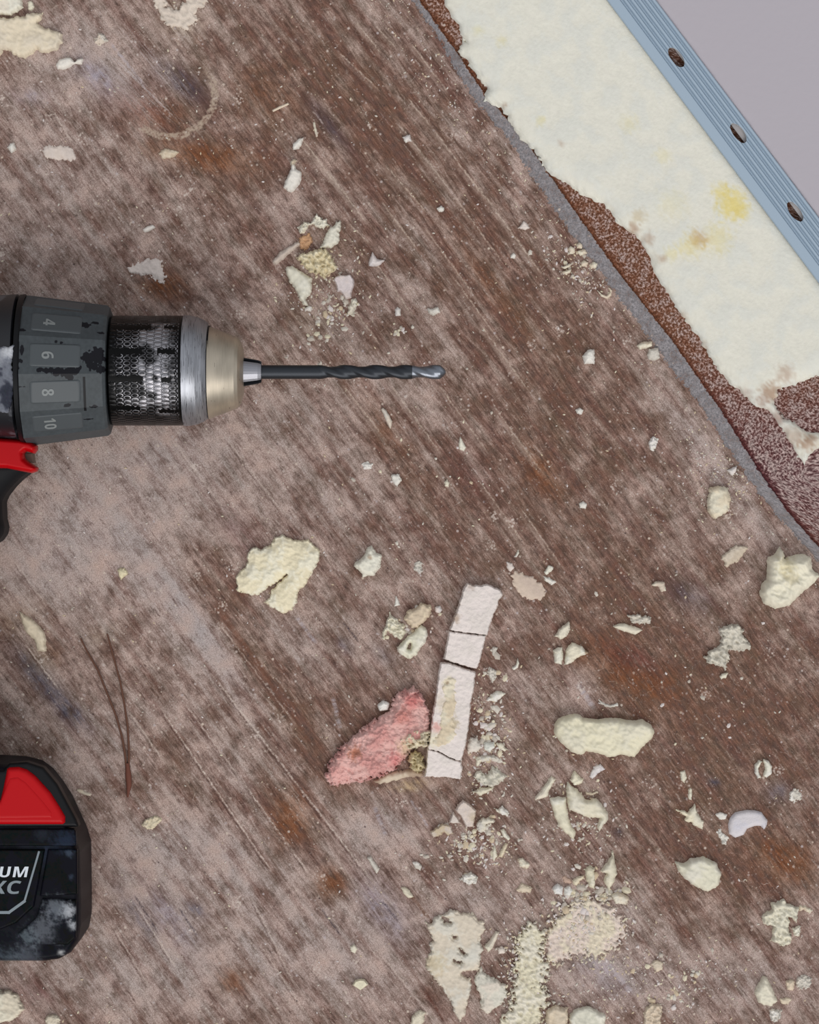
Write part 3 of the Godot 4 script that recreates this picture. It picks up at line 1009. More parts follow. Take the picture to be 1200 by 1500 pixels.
func build_drill() -> void:
	var d := thing("cordless_drill", "worn cordless drill lying on its side, black and red, with a bit in its chuck", "drill")
	var k := unit_at(AX)
	var gear_m := gear_texture()
	# motor housing, mostly past the picture's edge
	var hm := StandardMaterial3D.new()
	hm.roughness = 0.42
	var hi := Image.create(256, 512, false, Image.FORMAT_RGB8)
	for j in 512:
		for i in 256:
			var e := nz2.get_noise_2d(i * 1.5, j * 0.8)
			var c := c8(22, 23, 28).lerp(c8(120, 122, 128), sm(0.25, 0.6, e + 0.4 * nz.get_noise_2d(i, j)) * 0.5)
			hi.set_pixel(i, j, c)
	hm.albedo_texture = ImageTexture.create_from_image(hi)
	piece("motor_housing", lathe([[-360, 20], [-356, 60], [-340, 86], [-300, 100], [-120, 104], [-20, 104], [10, 105], [27, 106], [29, 100]], 537, AX, 48, false, 0.0, Vector2(-360, 390)), hm, d)
	piece("front_seam", lathe([[32, 98], [32, 108.5], [38, 109], [40.5, 107]], 540, AX, 48), MAT.black, d)
	# the worn silver band on the housing's top
	var worn := lathe([[-60, 105.2], [-12, 106.0], [16, 106.6], [22, 104.0]], 537, AX, 48)
	var band := solid(pts([-60, 512, 10, 508, 20, 506, 21, 520, 16, 532, 20, 560, 14, 604, -60, 606]), {"h": 0.9, "base": 68.6, "mode": 4, "rim": 6.0, "rag": 1.5, "cell": 1.6, "ref": 0.069, "wall": 2.0, "color": c8(110, 113, 122), "color2": c8(52, 54, 64), "vary": 0.2, "stains": [[12, 514, 14, c8(200, 202, 206), 0.9], [-8, 520, 20, c8(160, 162, 168), 0.7]]})
	piece("housing_pad", band.mesh, MAT.plastic, d, band.mid, "scuffed silver-grey panel on the housing")
	var tick := solid(pts([-20, 438, 8, 437, 12, 434, 20, 435, 17, 446, 8, 445, -20, 444]), {"h": 0.6, "base": 42, "mode": 4, "rim": 2.0, "rag": 0.4, "cell": 0.7, "ref": 0.044, "wall": 6.0, "color": c8(120, 118, 112)})
	piece("arrow_mark", tick.mesh, MAT.plastic, d, tick.mid)
	# the faceted clutch ring with its numbered pads
	var turn := deg_to_rad(-25.0)
	piece("clutch_ring", lathe([[39, 96], [40, 110], [48, 109.5], [158, 95.5], [162, 92], [162.5, 78]], AY, AX, 12, true, turn, Vector2(25, 140)), gear_m, d, Vector3.ZERO, "worn grey faceted ring with numbered pads")
	var ring: Node = d.get_node("clutch_ring")
	var tilt := atan2(14.0, 116.0)
	var words := {-2: "2", -1: "4", 0: "6", 1: "8", 2: "10"}
	for s in range(-2, 3):
		var a := deg_to_rad(-10.0 + 30.0 * s)
		var apothem := 102.3 * cos(PI / 12.0) + 0.2
		var o := Vector3((91.0 - 600.0) * k, AX + cos(a) * apothem * k, (AY - 750.0) * k + sin(a) * apothem * k)
		var out := Vector3(sin(tilt), cos(tilt) * cos(a), cos(tilt) * sin(a))
		var zz := Vector3(0, -sin(a), cos(a))
		var xx := out.cross(zz)
		var xf := Transform3D(Basis(xx, out, zz), o - out * 0.0006)
		piece("number_pad", rounded_box(Vector3(74.0 * k, 0.0015, 34.0 * k), 0.0011, xf), MAT.pad, ring)
		if s > -2:
			# digits stand with their tops towards the chuck
			var tx := Transform3D(Basis(zz, xx, out), o + out * 0.0009 - xx * 19.0 * k)
			piece("numeral", lettering(words[s], 0.0054, tx, 0.95, 0.0, false), MAT.numeral, ring)
	# the chuck
	piece("chuck_sleeve", lathe([[160, 60], [163, 79], [166, 80.5], [268, 80.5], [269.5, 79.5]], AY, AX, 72, false, 0.0, Vector2(160, 106)), sleeve_texture(), d, Vector3.ZERO, "knurled steel sleeve, black in its worn recesses")
	piece("chuck_ring", lathe([[269, 79], [270, 81], [278, 81], [290, 78.5], [299, 74.5], [305, 70], [305.5, 65]], AY, AX, 72, false, 0.0, Vector2(267, 37)), brushed(c8(150, 152, 158), 5, 0.25), d)
	piece("chuck_groove", lathe([[305, 66], [308, 66]], AY, AX, 64), MAT.black, d)
	piece("chuck_nose", lathe([[306, 62], [306.4, 68], [345, 53.5], [350, 50.5], [353.5, 45], [357, 33], [357.5, 28], [357.5, 8]], 546, AX, 72, false, 0.0, Vector2(306, 52)), brushed(c8(182, 172, 156), 8, 0.10, 0.75), d, Vector3.ZERO, "champagne-coloured tapered metal nose")
	for s in 3:
		var a0 := deg_to_rad(120.0 * s)
		var v := PackedVector3Array()
		var idx := PackedInt32Array()
		for q in [[352.0, 22.0], [378.0, 17.5], [383.0, 15.5], [383.0, 9.0]]:
			for e in 9:
				var a := a0 + deg_to_rad(lerpf(-46.0, 46.0, e / 8.0))
				v.append(Vector3((q[0] - 600.0) * k, AX + cos(a) * q[1] * k, (545.0 - 750.0) * k + sin(a) * q[1] * k))
			for e in 2:
				var a := a0 + deg_to_rad(40.0 - 80.0 * e)
				v.append(Vector3((q[0] - 600.0) * k, AX + cos(a) * 9.0 * k, (545.0 - 750.0) * k + sin(a) * 9.0 * k))
		for l in 3:
			for e in 11:
				var a := l * 11 + e
				var b := l * 11 + (e + 1) % 11
				idx.append_array(PackedInt32Array([a, b, b + 11, a, b + 11, a + 11]))
		var st := SurfaceTool.new()
		st.begin(Mesh.PRIMITIVE_TRIANGLES)
		st.set_smooth_group(-1)
		for q in idx: st.add_vertex(v[q])
		st.generate_normals()
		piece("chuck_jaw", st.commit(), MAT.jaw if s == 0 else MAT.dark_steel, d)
	# the twist bit
	var shank := lathe([[374, 10.2], [455, 10.2], [468, 10.2]], 545, AX, 24)
	piece("bit_shank", shank, MAT.dark_steel, d)
	for part in 2:
		var v := PackedVector3Array()
		var idx := PackedInt32Array()
		var xa := 466.0 if part == 0 else 604.0
		var xb := 604.0 if part == 0 else 653.0
		var steps := 70 if part == 0 else 36
		var m := 40
		for i in steps + 1:
			var x := lerpf(xa, xb, float(i) / steps)
			var ph := (x - 440.0) / 88.0 * TAU
			var deep := 0.22 * sm(462.0, 482.0, x)
			var rr := 10.4 * (sqrt(clampf((653.5 - x) / 9.0, 0.02, 1.0)))
			for s in m:
				var a := TAU * s / m
				var q := fposmod((a - ph) / PI, 1.0)      # two flutes
				var cut := sm(0.08, 0.30, q) * sm(0.92, 0.62, q)
				var r := rr * (1.0 - deep * cut)
				if q < 0.10 or q > 0.93: r = rr * 1.02
				v.append(Vector3((x - 600.0) * k, AX + cos(a) * r * k, (545.0 - 750.0) * k + sin(a) * r * k))
		for i in steps:
			for s in m:
				var a := i * m + s
				var b := i * m + (s + 1) % m
				idx.append_array(PackedInt32Array([a, a + m, b + m, a, b + m, b]))
		var n := smooth_normals(v, idx)
		if n[0].y * (v[0].y - AX) < 0.0:
			for q in n.size(): n[q] = -n[q]
			for t in range(0, idx.size(), 3):
				var q := idx[t + 1]
				idx[t + 1] = idx[t + 2]
				idx[t + 2] = q
		piece("bit_flutes" if part == 0 else "bit_tip", mesh_of(v, n, idx), MAT.dark_steel if part == 0 else MAT.tip_steel, d, Vector3.ZERO, "" if part == 0 else "bright worn tip of the twist bit")
	# the red direction lever
	var lev := solid(pts([-110, 640, 0, 641.5, 30, 643.5, 46, 647, 54, 653, 54, 659, 50, 664.5, 38, 661, 34.5, 664, 36, 672, 42, 677, 48, 680, 55, 685, 54, 690, 46, 693, 30, 690, 10, 686, -110, 684]), {"h": 5.0, "base": 36.0, "mode": 4, "rim": 7.0, "rag": 0.0, "cell": 0.8, "ref": 0.037, "wall": 4.0})
	piece("direction_lever", lev.mesh, MAT.red, d, lev.mid, "glossy red forked switch")
	var tab := solid(pts([34, 663, 47, 663, 49, 678, 36, 677]), {"h": 0.6, "base": 30.0, "mode": 4, "rim": 2.0, "rag": 0.0, "cell": 0.8, "ref": 0.032, "wall": 8.0})
	piece("lever_stop", tab.mesh, MAT.tan, d, tab.mid)
	# handle with trigger, mostly past the picture's edge
	var grip := solid(pts([-260, 600, -60, 620, -10, 640, 42, 682, 46, 692, 34, 701, 22, 713, 12, 726, 8, 735, 9, 760, 12, 772, 10, 782, 3, 792, -12, 800, -30, 860, -50, 960, -60, 1060, -40, 1115, -230, 1115, -250, 960, -270, 760]), {"h": 10.0, "base": 26.0, "mode": 4, "rim": 40.0, "rag": 0.0, "cell": 3.0, "ref": 0.014, "wall": 18.0})
	piece("handle", grip.mesh, MAT.rubber, d, grip.mid)
	# the battery pack
	var dusty := c8(122, 128, 138)
	var bat := solid(pts([-320, 1105, 0, 1106, 38, 1108, 62, 1114, 78, 1126, 92, 1144, 106, 1166, 118, 1192, 127, 1212, 133, 1232, 134, 1300, 134, 1336, 130, 1358, 120, 1374, 104, 1383, 84, 1386, -320, 1386]),
		{"h": 7.0, "base": 54.0, "mode": 4, "rim": 9.0, "rag": 0.0, "cell": 1.8, "ref": 0.006, "wall": 50.0, "color": c8(19, 20, 25), "color2": c8(24, 26, 32), "vary": 0.15,
		"stains": [[92, 1334, 18, c8(150, 154, 162), 0.75], [104, 1350, 12, c8(190, 192, 196), 0.7], [70, 1350, 22, dusty, 0.5], [60, 1378, 26, dusty, 0.45], [34, 1384, 22, c8(96, 108, 116), 0.45], [8, 1378, 22, c8(80, 92, 104), 0.5], [10, 1400, 22, c8(58, 66, 86), 0.5], [68, 1402, 24, c8(60, 66, 74), 0.6], [108, 1372, 6, c8(216, 214, 212), 0.7], [90, 1366, 14, c8(14, 15, 20), 0.9], [90, 1232, 24, c8(44, 54, 74), 0.6], [104, 1250, 10, c8(70, 80, 96), 0.5], [60, 1222, 14, c8(56, 62, 74), 0.4], [36, 1402, 14, c8(12, 12, 16), 0.9]]})
	piece("battery_pack", bat.mesh, MAT.plastic, d, bat.mid, "black removable battery pack, scuffed at its corner")
	var bn: Node = d.get_node("battery_pack")
	var bo: Vector3 = bat.mid
	var hood := solid(pts([-320, 1130, 6, 1128, 14, 1118, 40, 1116, 64, 1124, 84, 1148, 112, 1200, 116, 1211, -320, 1213]), {"h": 1.6, "base": 61.0, "mode": 4, "rim": 5.0, "rag": 0.0, "cell": 1.6, "ref": 0.061, "wall": 8.0})
	piece("latch_frame", hood.mesh, MAT.black, bn, hood.mid - bo)
	var latch := solid(pts([-60, 1208, -30, 1170, 0, 1172, 4, 1156, 10, 1126, 14, 1123.5, 28, 1123, 40, 1127, 52, 1136, 74, 1160, 88, 1182, 96, 1196, 96, 1205, 92, 1208]), {"h": 3.2, "base": 61.6, "mode": 4, "rim": 8.0, "rag": 0.0, "cell": 0.9, "ref": 0.063, "wall": 4.0})
	piece("release_latch", latch.mesh, MAT.red, bn, latch.mid - bo, "red release button")
	var dish := solid(pts([-60, 1200, 0, 1176, 14, 1140, 26, 1138, 38, 1146, 60, 1170, 76, 1190, 76, 1198]), {"h": 0.5, "base": 64.6, "mode": 4, "rim": 5.0, "rag": 0.0, "cell": 1.0, "ref": 0.0648, "wall": 0.5})
	piece("button_face", dish.mesh, MAT.red, bn, dish.mid - bo)
	for q in [[pts([-320, 1214, 108, 1214, 111, 1218, 112, 1239, -320, 1239]), 61.4, 1.0], [pts([-320, 1243, 66, 1244, 50, 1328, 24, 1352, 0, 1362, -320, 1362]), 61.4, 1.5], [pts([70, 1244, 113, 1244, 113, 1310, 58, 1313]), 61.2, 1.0], [pts([62, 1316, 112, 1318, 111, 1374, 100, 1384, 40, 1384, 26, 1368, 52, 1346]), 61.2, 1.2]]:
		var first: bool = q[0][1].x < 67.0 and q[2] > 1.4
		var pan := solid(q[0], {"h": q[2], "base": q[1], "mode": 4, "rim": 2.2, "rag": 0.0, "cell": 1.5, "ref": 0.062, "wall": 3.0, "color": c8(13, 14, 18), "color2": c8(17, 19, 25), "vary": 0.15,
			"stains": [] if first else [[100, 1334, 14, c8(198, 200, 204), 0.85], [106, 1356, 10, c8(190, 192, 196), 0.8], [82, 1330, 22, c8(124, 130, 138), 0.7], [62, 1362, 30, c8(112, 116, 124), 0.7], [36, 1376, 22, c8(104, 116, 122), 0.6], [94, 1366, 13, c8(16, 17, 22), 1.0], [68, 1388, 10, c8(30, 30, 38), 0.6], [96, 1232, 22, c8(44, 56, 78), 0.6], [102, 1250, 8, c8(76, 88, 104), 0.6], [104, 1285, 5, c8(70, 84, 104), 0.5], [62, 1222, 14, c8(58, 64, 76), 0.4]]})
		piece("label_plate" if first else "battery_panel", pan.mesh, MAT.plastic, bn, pan.mid - bo)
	var kb := unit_at(0.0632)
	var plate: Node = bn.get_node("label_plate")
	for q in [["LITHIUM", 42.0, 1285.0, 15.5, MAT.white_print], ["XC", 31.5, 1309.5, 19.5, MAT.grey_print]]:
		var o: Vector3 = at(q[1], q[2], 0.0630) - bo - plate.position
		var tx := Transform3D(Basis(Vector3.RIGHT, Vector3(0, 0, -1), Vector3.UP), o)
		var lm := lettering(q[0], q[3] * kb, Transform3D.IDENTITY, 1.3, 0.2, true)
		var lo := lm.get_aabb()
		var shift := Vector3(-lo.end.x, -lo.position.y, 0)
		var sl := SurfaceTool.new()
		sl.begin(Mesh.PRIMITIVE_TRIANGLES)
		sl.append_from(lm, 0, tx * Transform3D(Basis.IDENTITY, shift))
		piece("lettering", sl.commit(), q[4], plate)
	var line := [[57, 1248], [36, 1320], [13, 1336.5], [-120, 1336.5]]
	for q in 3:
		var a: Array = line[q]
		var b: Array = line[q + 1]
		var dd := Vector2(b[0] - a[0], b[1] - a[1])
		var pa: Vector3 = at(a[0], a[1], 0.0629) - bo - plate.position
		var pb: Vector3 = at(b[0], b[1], 0.0629) - bo - plate.position
		var bx: Vector3 = (pb - pa).normalized()
		var wd: float = [3.0, 4.2, 4.4][q] * kb
		var xf := Transform3D(Basis(bx, Vector3.UP, bx.cross(Vector3.UP)), (pa + pb) * 0.5)
		piece("border_line", rounded_box(Vector3(dd.length() * kb + wd * 0.8, 0.00035, wd), 0.0002, xf), MAT.grey_print, plate)

# ------------------------------------------------------------------ loose scraps on the floor
func build_scraps() -> void:
	var cream := c8(212, 205, 182)
	var pale := c8(216, 213, 196)
	var white := c8(214, 211, 204)
	var lilac := c8(206, 200, 200)
	var tan := c8(196, 178, 152)
	var pink := c8(208, 194, 188)
	var yel := c8(205, 192, 150)
	var grey := c8(186, 180, 170)
	var dirt := c8(140, 112, 88)
	var flake := func(h: float, c: Color, c2: Color, rag: float = 1.0) -> Dictionary: return {"h": h, "mode": 0, "rag": rag, "color": c, "color2": c2}
	var lump := func(h: float, c: Color, c2: Color, rim: float = 12.0, rag: float = 0.6) -> Dictionary: return {"h": h, "mode": 1, "rag": rag, "rim": rim, "color": c, "color2": c2}
	var shred := func(h: float, c: Color, c2: Color, rag: float = 2.0) -> Dictionary: return {"h": h, "mode": 2, "rag": rag, "color": c, "color2": c2, "vary": 0.16}

	# the broken plaster strip: four lengths in line
	var pm := {"h": 5.5, "mode": 3, "rag": 0.7, "color": c8(228, 217, 211), "color2": c8(222, 212, 205), "mat": "plaster", "vary": 0.05, "cell": 1.0, "ref": 0.005, "wall": 0.0}
	var q := pm.duplicate()
	q["stains"] = [[664, 885, 10, dirt, 0.5], [690, 858, 8, c8(170, 150, 136), 0.5], [668, 905, 8, dirt, 0.5]]
	scrap("plaster_piece", "top piece of the broken pale pink plaster strip, with the ragged end", "plaster piece", q, [684, 853.6, 694, 857, 705, 857.5, 714, 855, 724, 860, 733.5, 864, 738, 872, 732, 879, 729, 889, 724, 900, 718, 918, 714.5, 931, 708, 931, 680, 927.6, 657.5, 924.2, 663, 910, 670.5, 889, 678, 865])
	scrap("plaster_piece", "second piece of the broken pink plaster strip, just above its widest crack", "plaster piece", pm, [657, 923.6, 680, 926.8, 708, 929.6, 713.5, 929.4, 709.5, 946, 705, 964, 699, 981, 680, 976, 664, 971, 649.5, 966, 654, 943])
	q = pm.duplicate()
	q["stains"] = [[656, 999, 9, c8(220, 208, 176), 0.8], [656, 1000, 3, c8(150, 130, 110), 0.8], [650, 1030, 16, c8(214, 200, 178), 0.6], [664, 1060, 10, c8(176, 160, 124), 0.7], [660, 1042, 8, c8(180, 164, 128), 0.5], [640, 1066, 10, c8(222, 168, 158), 0.8], [636, 1084, 14, c8(224, 216, 188), 0.7]]
	scrap("plaster_piece", "longest piece of the pink plaster strip, smeared with cream foam, below the wide crack", "plaster piece", q, [645, 970.5, 657, 970.5, 668, 974, 684, 980, 697.5, 984, 694.5, 1012, 690, 1030, 687, 1069, 681, 1099, 676.5, 1116, 668, 1114.4, 657, 1110.4, 648, 1104.6, 642, 1101.8, 632, 1099.6, 625.5, 1098.6, 630, 1075, 633, 1048, 637.5, 1024, 642, 988])
	scrap("plaster_piece", "bottom end piece of the pink plaster strip, beside the pink wool scrap", "plaster piece", pm, [625.3, 1096.8, 632, 1097.8, 642, 1100.2, 648, 1103.4, 657, 1109, 668, 1113, 676.3, 1115, 678, 1126, 675, 1142.5, 668, 1142, 654, 1139.5, 641, 1139.8, 630, 1138.5, 621, 1139.5, 624, 1120])
	var smear: Dictionary = solid(pts([651, 996, 660, 990, 668, 996, 667, 1010, 669, 1030, 664, 1052, 668, 1076, 656, 1092, 640, 1094, 633, 1086, 644, 1070, 646, 1044, 652, 1024, 648, 1008]), shred.call(1.0, c8(222, 212, 190), c8(212, 196, 170), 2.5).merged({"base": 5.2}), [pts([655, 998, 659, 998, 658, 1003, 654, 1002])])
	var host: Node3D = get_node("plaster_piece_002")
	piece("foam_smear", smear.mesh, MAT.foam, host, smear.mid - host.position, "crust of dried cream foam")

	# the pink wool scrap and what clings to it
	scrap("wool_scrap", "ragged scrap of pink mineral wool leaning against the plaster strip", "wool scrap", {"h": 6.5, "mode": 1, "rim": 16.0, "even": 1.7, "rag": 3.0, "color": c8(220, 176, 168), "color2": c8(210, 154, 147), "mat": "wool", "vary": 0.12, "cell": 1.1,
		"stains": [[520, 1102, 12, c8(172, 104, 76), 0.7], [604, 1026, 14, c8(206, 112, 108), 0.6], [546, 1050, 20, c8(226, 176, 168), 0.6], [500, 1136, 18, c8(226, 168, 160), 0.6], [580, 1112, 14, c8(210, 118, 116), 0.6], [596, 1094, 16, c8(214, 192, 160), 0.7], [590, 1048, 14, c8(196, 122, 110), 0.5]]},
		[475.5, 1142, 480, 1122, 488, 1108, 501, 1093, 528, 1069, 549, 1054, 570, 1040, 573, 1030, 582, 1015, 606, 1006, 618, 1016, 624, 1034, 630, 1046, 630, 1069, 622, 1086, 606, 1096, 597, 1108, 588, 1118, 576, 1130, 549, 1140, 519, 1148, 495, 1150, 482, 1149])
	scrap("foam_crust", "crumbly cream foam crust bridging the pink wool scrap and the plaster strip", "foam scrap", shred.call(8.5, c8(218, 206, 176), c8(204, 190, 160), 2.5), [584, 1086, 592, 1076, 606, 1068, 618, 1070, 631, 1070, 630, 1086, 626, 1094, 606, 1098, 594, 1096])
	scrap("foam_crust", "yellowish foam lump under the lower edge of the pink wool scrap", "foam scrap", shred.call(7.0, c8(206, 190, 140), c8(190, 172, 124), 2.0), [598, 1108, 606, 1100, 613, 1102, 621, 1111, 622, 1126, 612, 1134, 600, 1124])
	scrap("foam_shaving", "long beige shaving along the lower edge of the pink wool scrap", "foam shaving", flake.call(2.0, c8(190, 170, 146), dirt, 1.5), [546, 1144, 566, 1134, 584, 1129, 602, 1126, 620, 1131, 618, 1138, 596, 1139, 574, 1145, 556, 1149])
	scrap("plaster_crumb", "small white crumb at the upper edge of the pink wool scrap", "plaster crumb", lump.call(3.5, c8(222, 220, 216), white, 6.0), [552, 1033, 561, 1025.5, 571.5, 1030, 568.5, 1040.5, 556.5, 1042])

	# the big cut pieces of foam
	scrap("foam_slice", "large torn cream foam slice with a notch and fold, below the drill", "foam slice", {"h": 4.0, "mode": 0, "rag": 1.3, "color": c8(220, 208, 172), "color2": c8(222, 216, 190), "rim": 14.0, "cell": 1.1}, [344, 846, 360, 829, 363, 810, 371, 801, 382, 804, 396, 798, 402, 788, 415, 783.5, 431, 791, 452, 791, 459, 798, 469, 807, 468, 820, 455, 843, 446, 859, 436, 867, 436, 881, 428, 893, 415, 900, 404, 893, 385, 883, 395, 877, 396, 867, 410, 852, 420, 842, 408, 851, 394, 860, 385, 867, 377, 872, 364, 871, 344, 865, 347, 859])
	scrap("foam_chunk", "small white foam chunk with a pointed top, right of the large torn slice", "foam chunk", lump.call(4.5, c8(220, 218, 202), pale, 8.0, 1.2).merged({"stains": [[542, 816, 4, dirt, 0.6]]}), [517, 829, 525, 820, 533, 814, 539, 801, 545, 799, 551, 810, 559, 813, 558, 829, 549, 843, 540, 844, 533, 845, 525, 835])
	scrap("foam_chunk", "long cream foam piece with rounded ends and a wavy outline", "foam chunk", lump.call(6.5, c8(216, 209, 178), c8(212, 206, 180), 9.0, 0.8).merged({"vary": 0.04}), [812.5, 1060.5, 818.5, 1052, 832.5, 1048, 841, 1045.5, 852, 1048, 855, 1052, 874.5, 1053.5, 895.5, 1052, 910, 1053, 927, 1056, 941, 1053.5, 955, 1062, 960, 1073, 955, 1083, 941, 1095.5, 930.5, 1109.5, 909.5, 1106, 894, 1110, 878, 1104, 859, 1101, 852, 1107, 836, 1101, 818.5, 1085, 812, 1074.5])
	scrap("plaster_flake", "smooth lilac-white curved flake with a hooked end", "plaster flake", {"h": 2.6, "mode": 1, "rag": 0.3, "rim": 7.0, "color": c8(212, 206, 208), "color2": c8(204, 200, 206), "mat": "plaster", "vary": 0.04, "even": 0.5}, [1067, 1207.5, 1070, 1198, 1077.5, 1190, 1095, 1186.5, 1106, 1187, 1116, 1190, 1125, 1202, 1123, 1211, 1119.5, 1216, 1115, 1210, 1107, 1210, 1095, 1214.5, 1090, 1223, 1077.5, 1227.5, 1068, 1221.5])
	scrap("foam_chunk", "oval cream foam chunk below the lilac-white hooked flake", "foam chunk", lump.call(5.0, c8(208, 204, 180), c8(212, 208, 190), 9.0, 0.8).merged({"vary": 0.05}), [989, 1262, 996, 1264, 1004, 1265, 1011, 1258, 1032, 1255, 1049.5, 1263.5, 1058, 1281, 1053, 1298.5, 1037, 1307, 1018, 1298.5, 1003, 1287, 993.5, 1276])
	scrap("foam_blob", "large cream foam blob with knobbly arms at the foot of the grey seam", "foam blob", lump.call(9.0, c8(222, 216, 192), c8(214, 208, 184), 16.0, 1.0).merged({"stains": [[1150, 830, 16, c8(206, 192, 150), 0.5], [1158, 846, 12, c8(196, 180, 138), 0.4]]}), [1125, 817, 1136, 812, 1143, 801, 1148, 806, 1151, 817, 1169, 812, 1180, 812, 1189, 817, 1191, 833, 1203, 844, 1191, 857, 1172, 873, 1159, 887, 1137, 892, 1119, 884, 1113, 868, 1117, 856, 1124, 849])
	scrap("foam_chunk", "square-shouldered pale foam chunk beside the grey seam, above the large blob", "foam chunk", lump.call(5.0, c8(214, 206, 182), c8(206, 190, 160), 9.0, 1.4), [1040, 713, 1050, 712, 1060, 713, 1068, 716, 1071, 732, 1068, 748, 1058, 756, 1049, 761, 1040, 756, 1036, 745])
	scrap("foam_flake", "dull beige flake left of the large foam blob", "foam flake", flake.call(1.6, c8(176, 158, 136), c8(186, 170, 150), 1.8), [1057, 815, 1070, 804, 1079, 799, 1097, 801, 1087, 817, 1075, 826, 1063, 831])
	scrap("plaster_crumb", "pale three-cornered crumb close to the seam, above the square-shouldered chunk", "plaster crumb", lump.call(2.4, lilac, pink, 5.0), [1065, 689, 1081, 681, 1079, 690, 1073, 697])
	scrap("foam_shred", "ragged pale foam shred with a side lobe, near the lower right corner", "foam shred", shred.call(4.0, c8(206, 202, 182), c8(214, 208, 184), 2.0), [1116, 1344, 1122, 1338, 1130, 1332, 1130, 1323, 1147.5, 1318, 1161.5, 1326.5, 1170, 1330, 1168.5, 1351, 1156, 1344, 1158, 1361.5, 1160, 1386, 1140.5, 1384, 1130, 1379, 1133.5, 1358, 1119.5, 1354.5])
	scrap("foam_crumb", "small crumb touching the right side of the ragged foam shred", "foam crumb", shred.call(2.5, cream, pale, 1.2), [1161.5, 1360, 1168, 1357, 1174, 1357, 1172, 1372, 1163, 1371])
	scrap("foam_crumb", "thin beige splinter pointing away from the ragged foam shred's top", "foam crumb", flake.call(1.4, tan, cream, 1.0), [1171, 1326, 1180, 1327, 1192, 1334, 1187, 1338, 1178, 1333, 1172, 1334])
	scrap("foam_chunk", "teardrop cream chunk at the lower right corner", "foam chunk", lump.call(4.5, c8(214, 208, 186), cream, 9.0, 0.8), [1105.5, 1452.5, 1112, 1440, 1118, 1430, 1124, 1432, 1130, 1442, 1135, 1455, 1140.5, 1466.5, 1130, 1475, 1111, 1470])
	scrap("foam_crumb", "grey-white crumb below the teardrop chunk", "foam crumb", shred.call(2.2, grey, white, 1.6), [1128, 1480, 1136, 1478, 1146, 1480, 1144, 1492, 1136, 1497, 1129, 1494])
	scrap("foam_crumb", "tiny tan crumb just right of the teardrop chunk", "foam crumb", flake.call(1.4, tan, cream, 0.8), [1143, 1463, 1152, 1461, 1160, 1464, 1155, 1472, 1144, 1470])
	scrap("plaster_crumb", "tan crumb right of the teardrop chunk, beside a grey one", "plaster crumb", flake.call(2.0, tan, c8(206, 184, 156), 0.8), [1151, 1438, 1158, 1434, 1165, 1436, 1163, 1451, 1153, 1450])
	scrap("foam_shred", "grey shredded flake next to the right edge of the floor in view, low down", "foam shred", shred.call(2.0, grey, c8(196, 188, 176), 2.0), [1167, 1432, 1178, 1428, 1190, 1433, 1187, 1447, 1176, 1449, 1168, 1446])
	scrap("foam_shard", "star-shaped cream shard left of the lilac-white hooked flake", "foam shard", flake.call(2.4, c8(218, 208, 178), cream, 1.0), [990, 1186.5, 1000, 1187, 1007.5, 1190, 1014, 1182, 1018, 1178, 1021.5, 1190, 1026, 1197, 1031, 1204, 1030, 1216, 1024, 1214, 1014, 1206, 1003, 1202, 1005, 1196])
	scrap("foam_crumb", "narrow crumb just above the star-shaped shard", "foam crumb", flake.call(1.8, cream, pale, 0.8), [1008, 1156, 1013, 1154, 1015, 1163, 1013, 1172, 1009, 1171])
	scrap("foam_crumb", "upright cream crumb above the narrow crumb and star-shaped shard", "foam crumb", flake.call(1.8, cream, pale, 0.8), [997, 1131, 1004, 1128, 1006, 1140, 1003, 1148, 998, 1143])
	scrap("foam_crumb", "little white chip between the star-shaped shard and the hooked flake", "foam crumb", lump.call(1.8, white, pale, 4.0), [1048, 1193, 1056, 1190, 1066, 1193, 1064, 1200, 1054, 1201])
	scrap("foam_crumb", "ragged pale bit under the left end of the hooked flake", "foam crumb", shred.call(2.0, white, grey, 1.4), [1050, 1218, 1056, 1213, 1060, 1221, 1068, 1228, 1064, 1238, 1058, 1236])
	scrap("foam_crumb", "left curl of a pair of white curls on the dark board above the hooked flake", "foam crumb", lump.call(2.4, white, pale, 4.0), [1106, 1121, 1112, 1113, 1117, 1116, 1112, 1124, 1112, 1131, 1116, 1139, 1110, 1141, 1106, 1132])
	scrap("foam_crumb", "right curl of a pair of white curls on the dark board above the hooked flake", "foam crumb", lump.call(2.4, white, pale, 4.0), [1118, 1112, 1126, 1114, 1131, 1122, 1131, 1133, 1124, 1140, 1118, 1136, 1121, 1127])
	scrap("foam_crumb", "faint grey-white speck cluster right of the pair of white curls", "foam crumb", shred.call(1.2, grey, white, 2.2), [1156, 1160, 1164, 1156, 1174, 1160, 1174, 1170, 1164, 1175, 1157, 1170])

	# shavings under the long piece
	scrap("foam_shaving", "smooth lens-shaped shaving, first of the shavings below the long rounded piece", "foam shaving", lump.call(4.0, c8(212, 205, 178), pale, 8.0, 0.8), [805, 1169, 818, 1167, 829.5, 1168, 830, 1179, 832.5, 1194, 838, 1212, 844.5, 1218, 841.5, 1231, 832.5, 1224, 819, 1210.5, 812, 1194])
	scrap("foam_shaving", "forked pale sliver leaning on top of the lens-shaped shaving", "foam shaving", flake.call(2.6, c8(214, 202, 182), cream, 0.6), [784, 1168, 795, 1155, 808, 1136, 814.5, 1141.5, 806, 1156, 802.5, 1167, 793, 1170, 784.5, 1173])
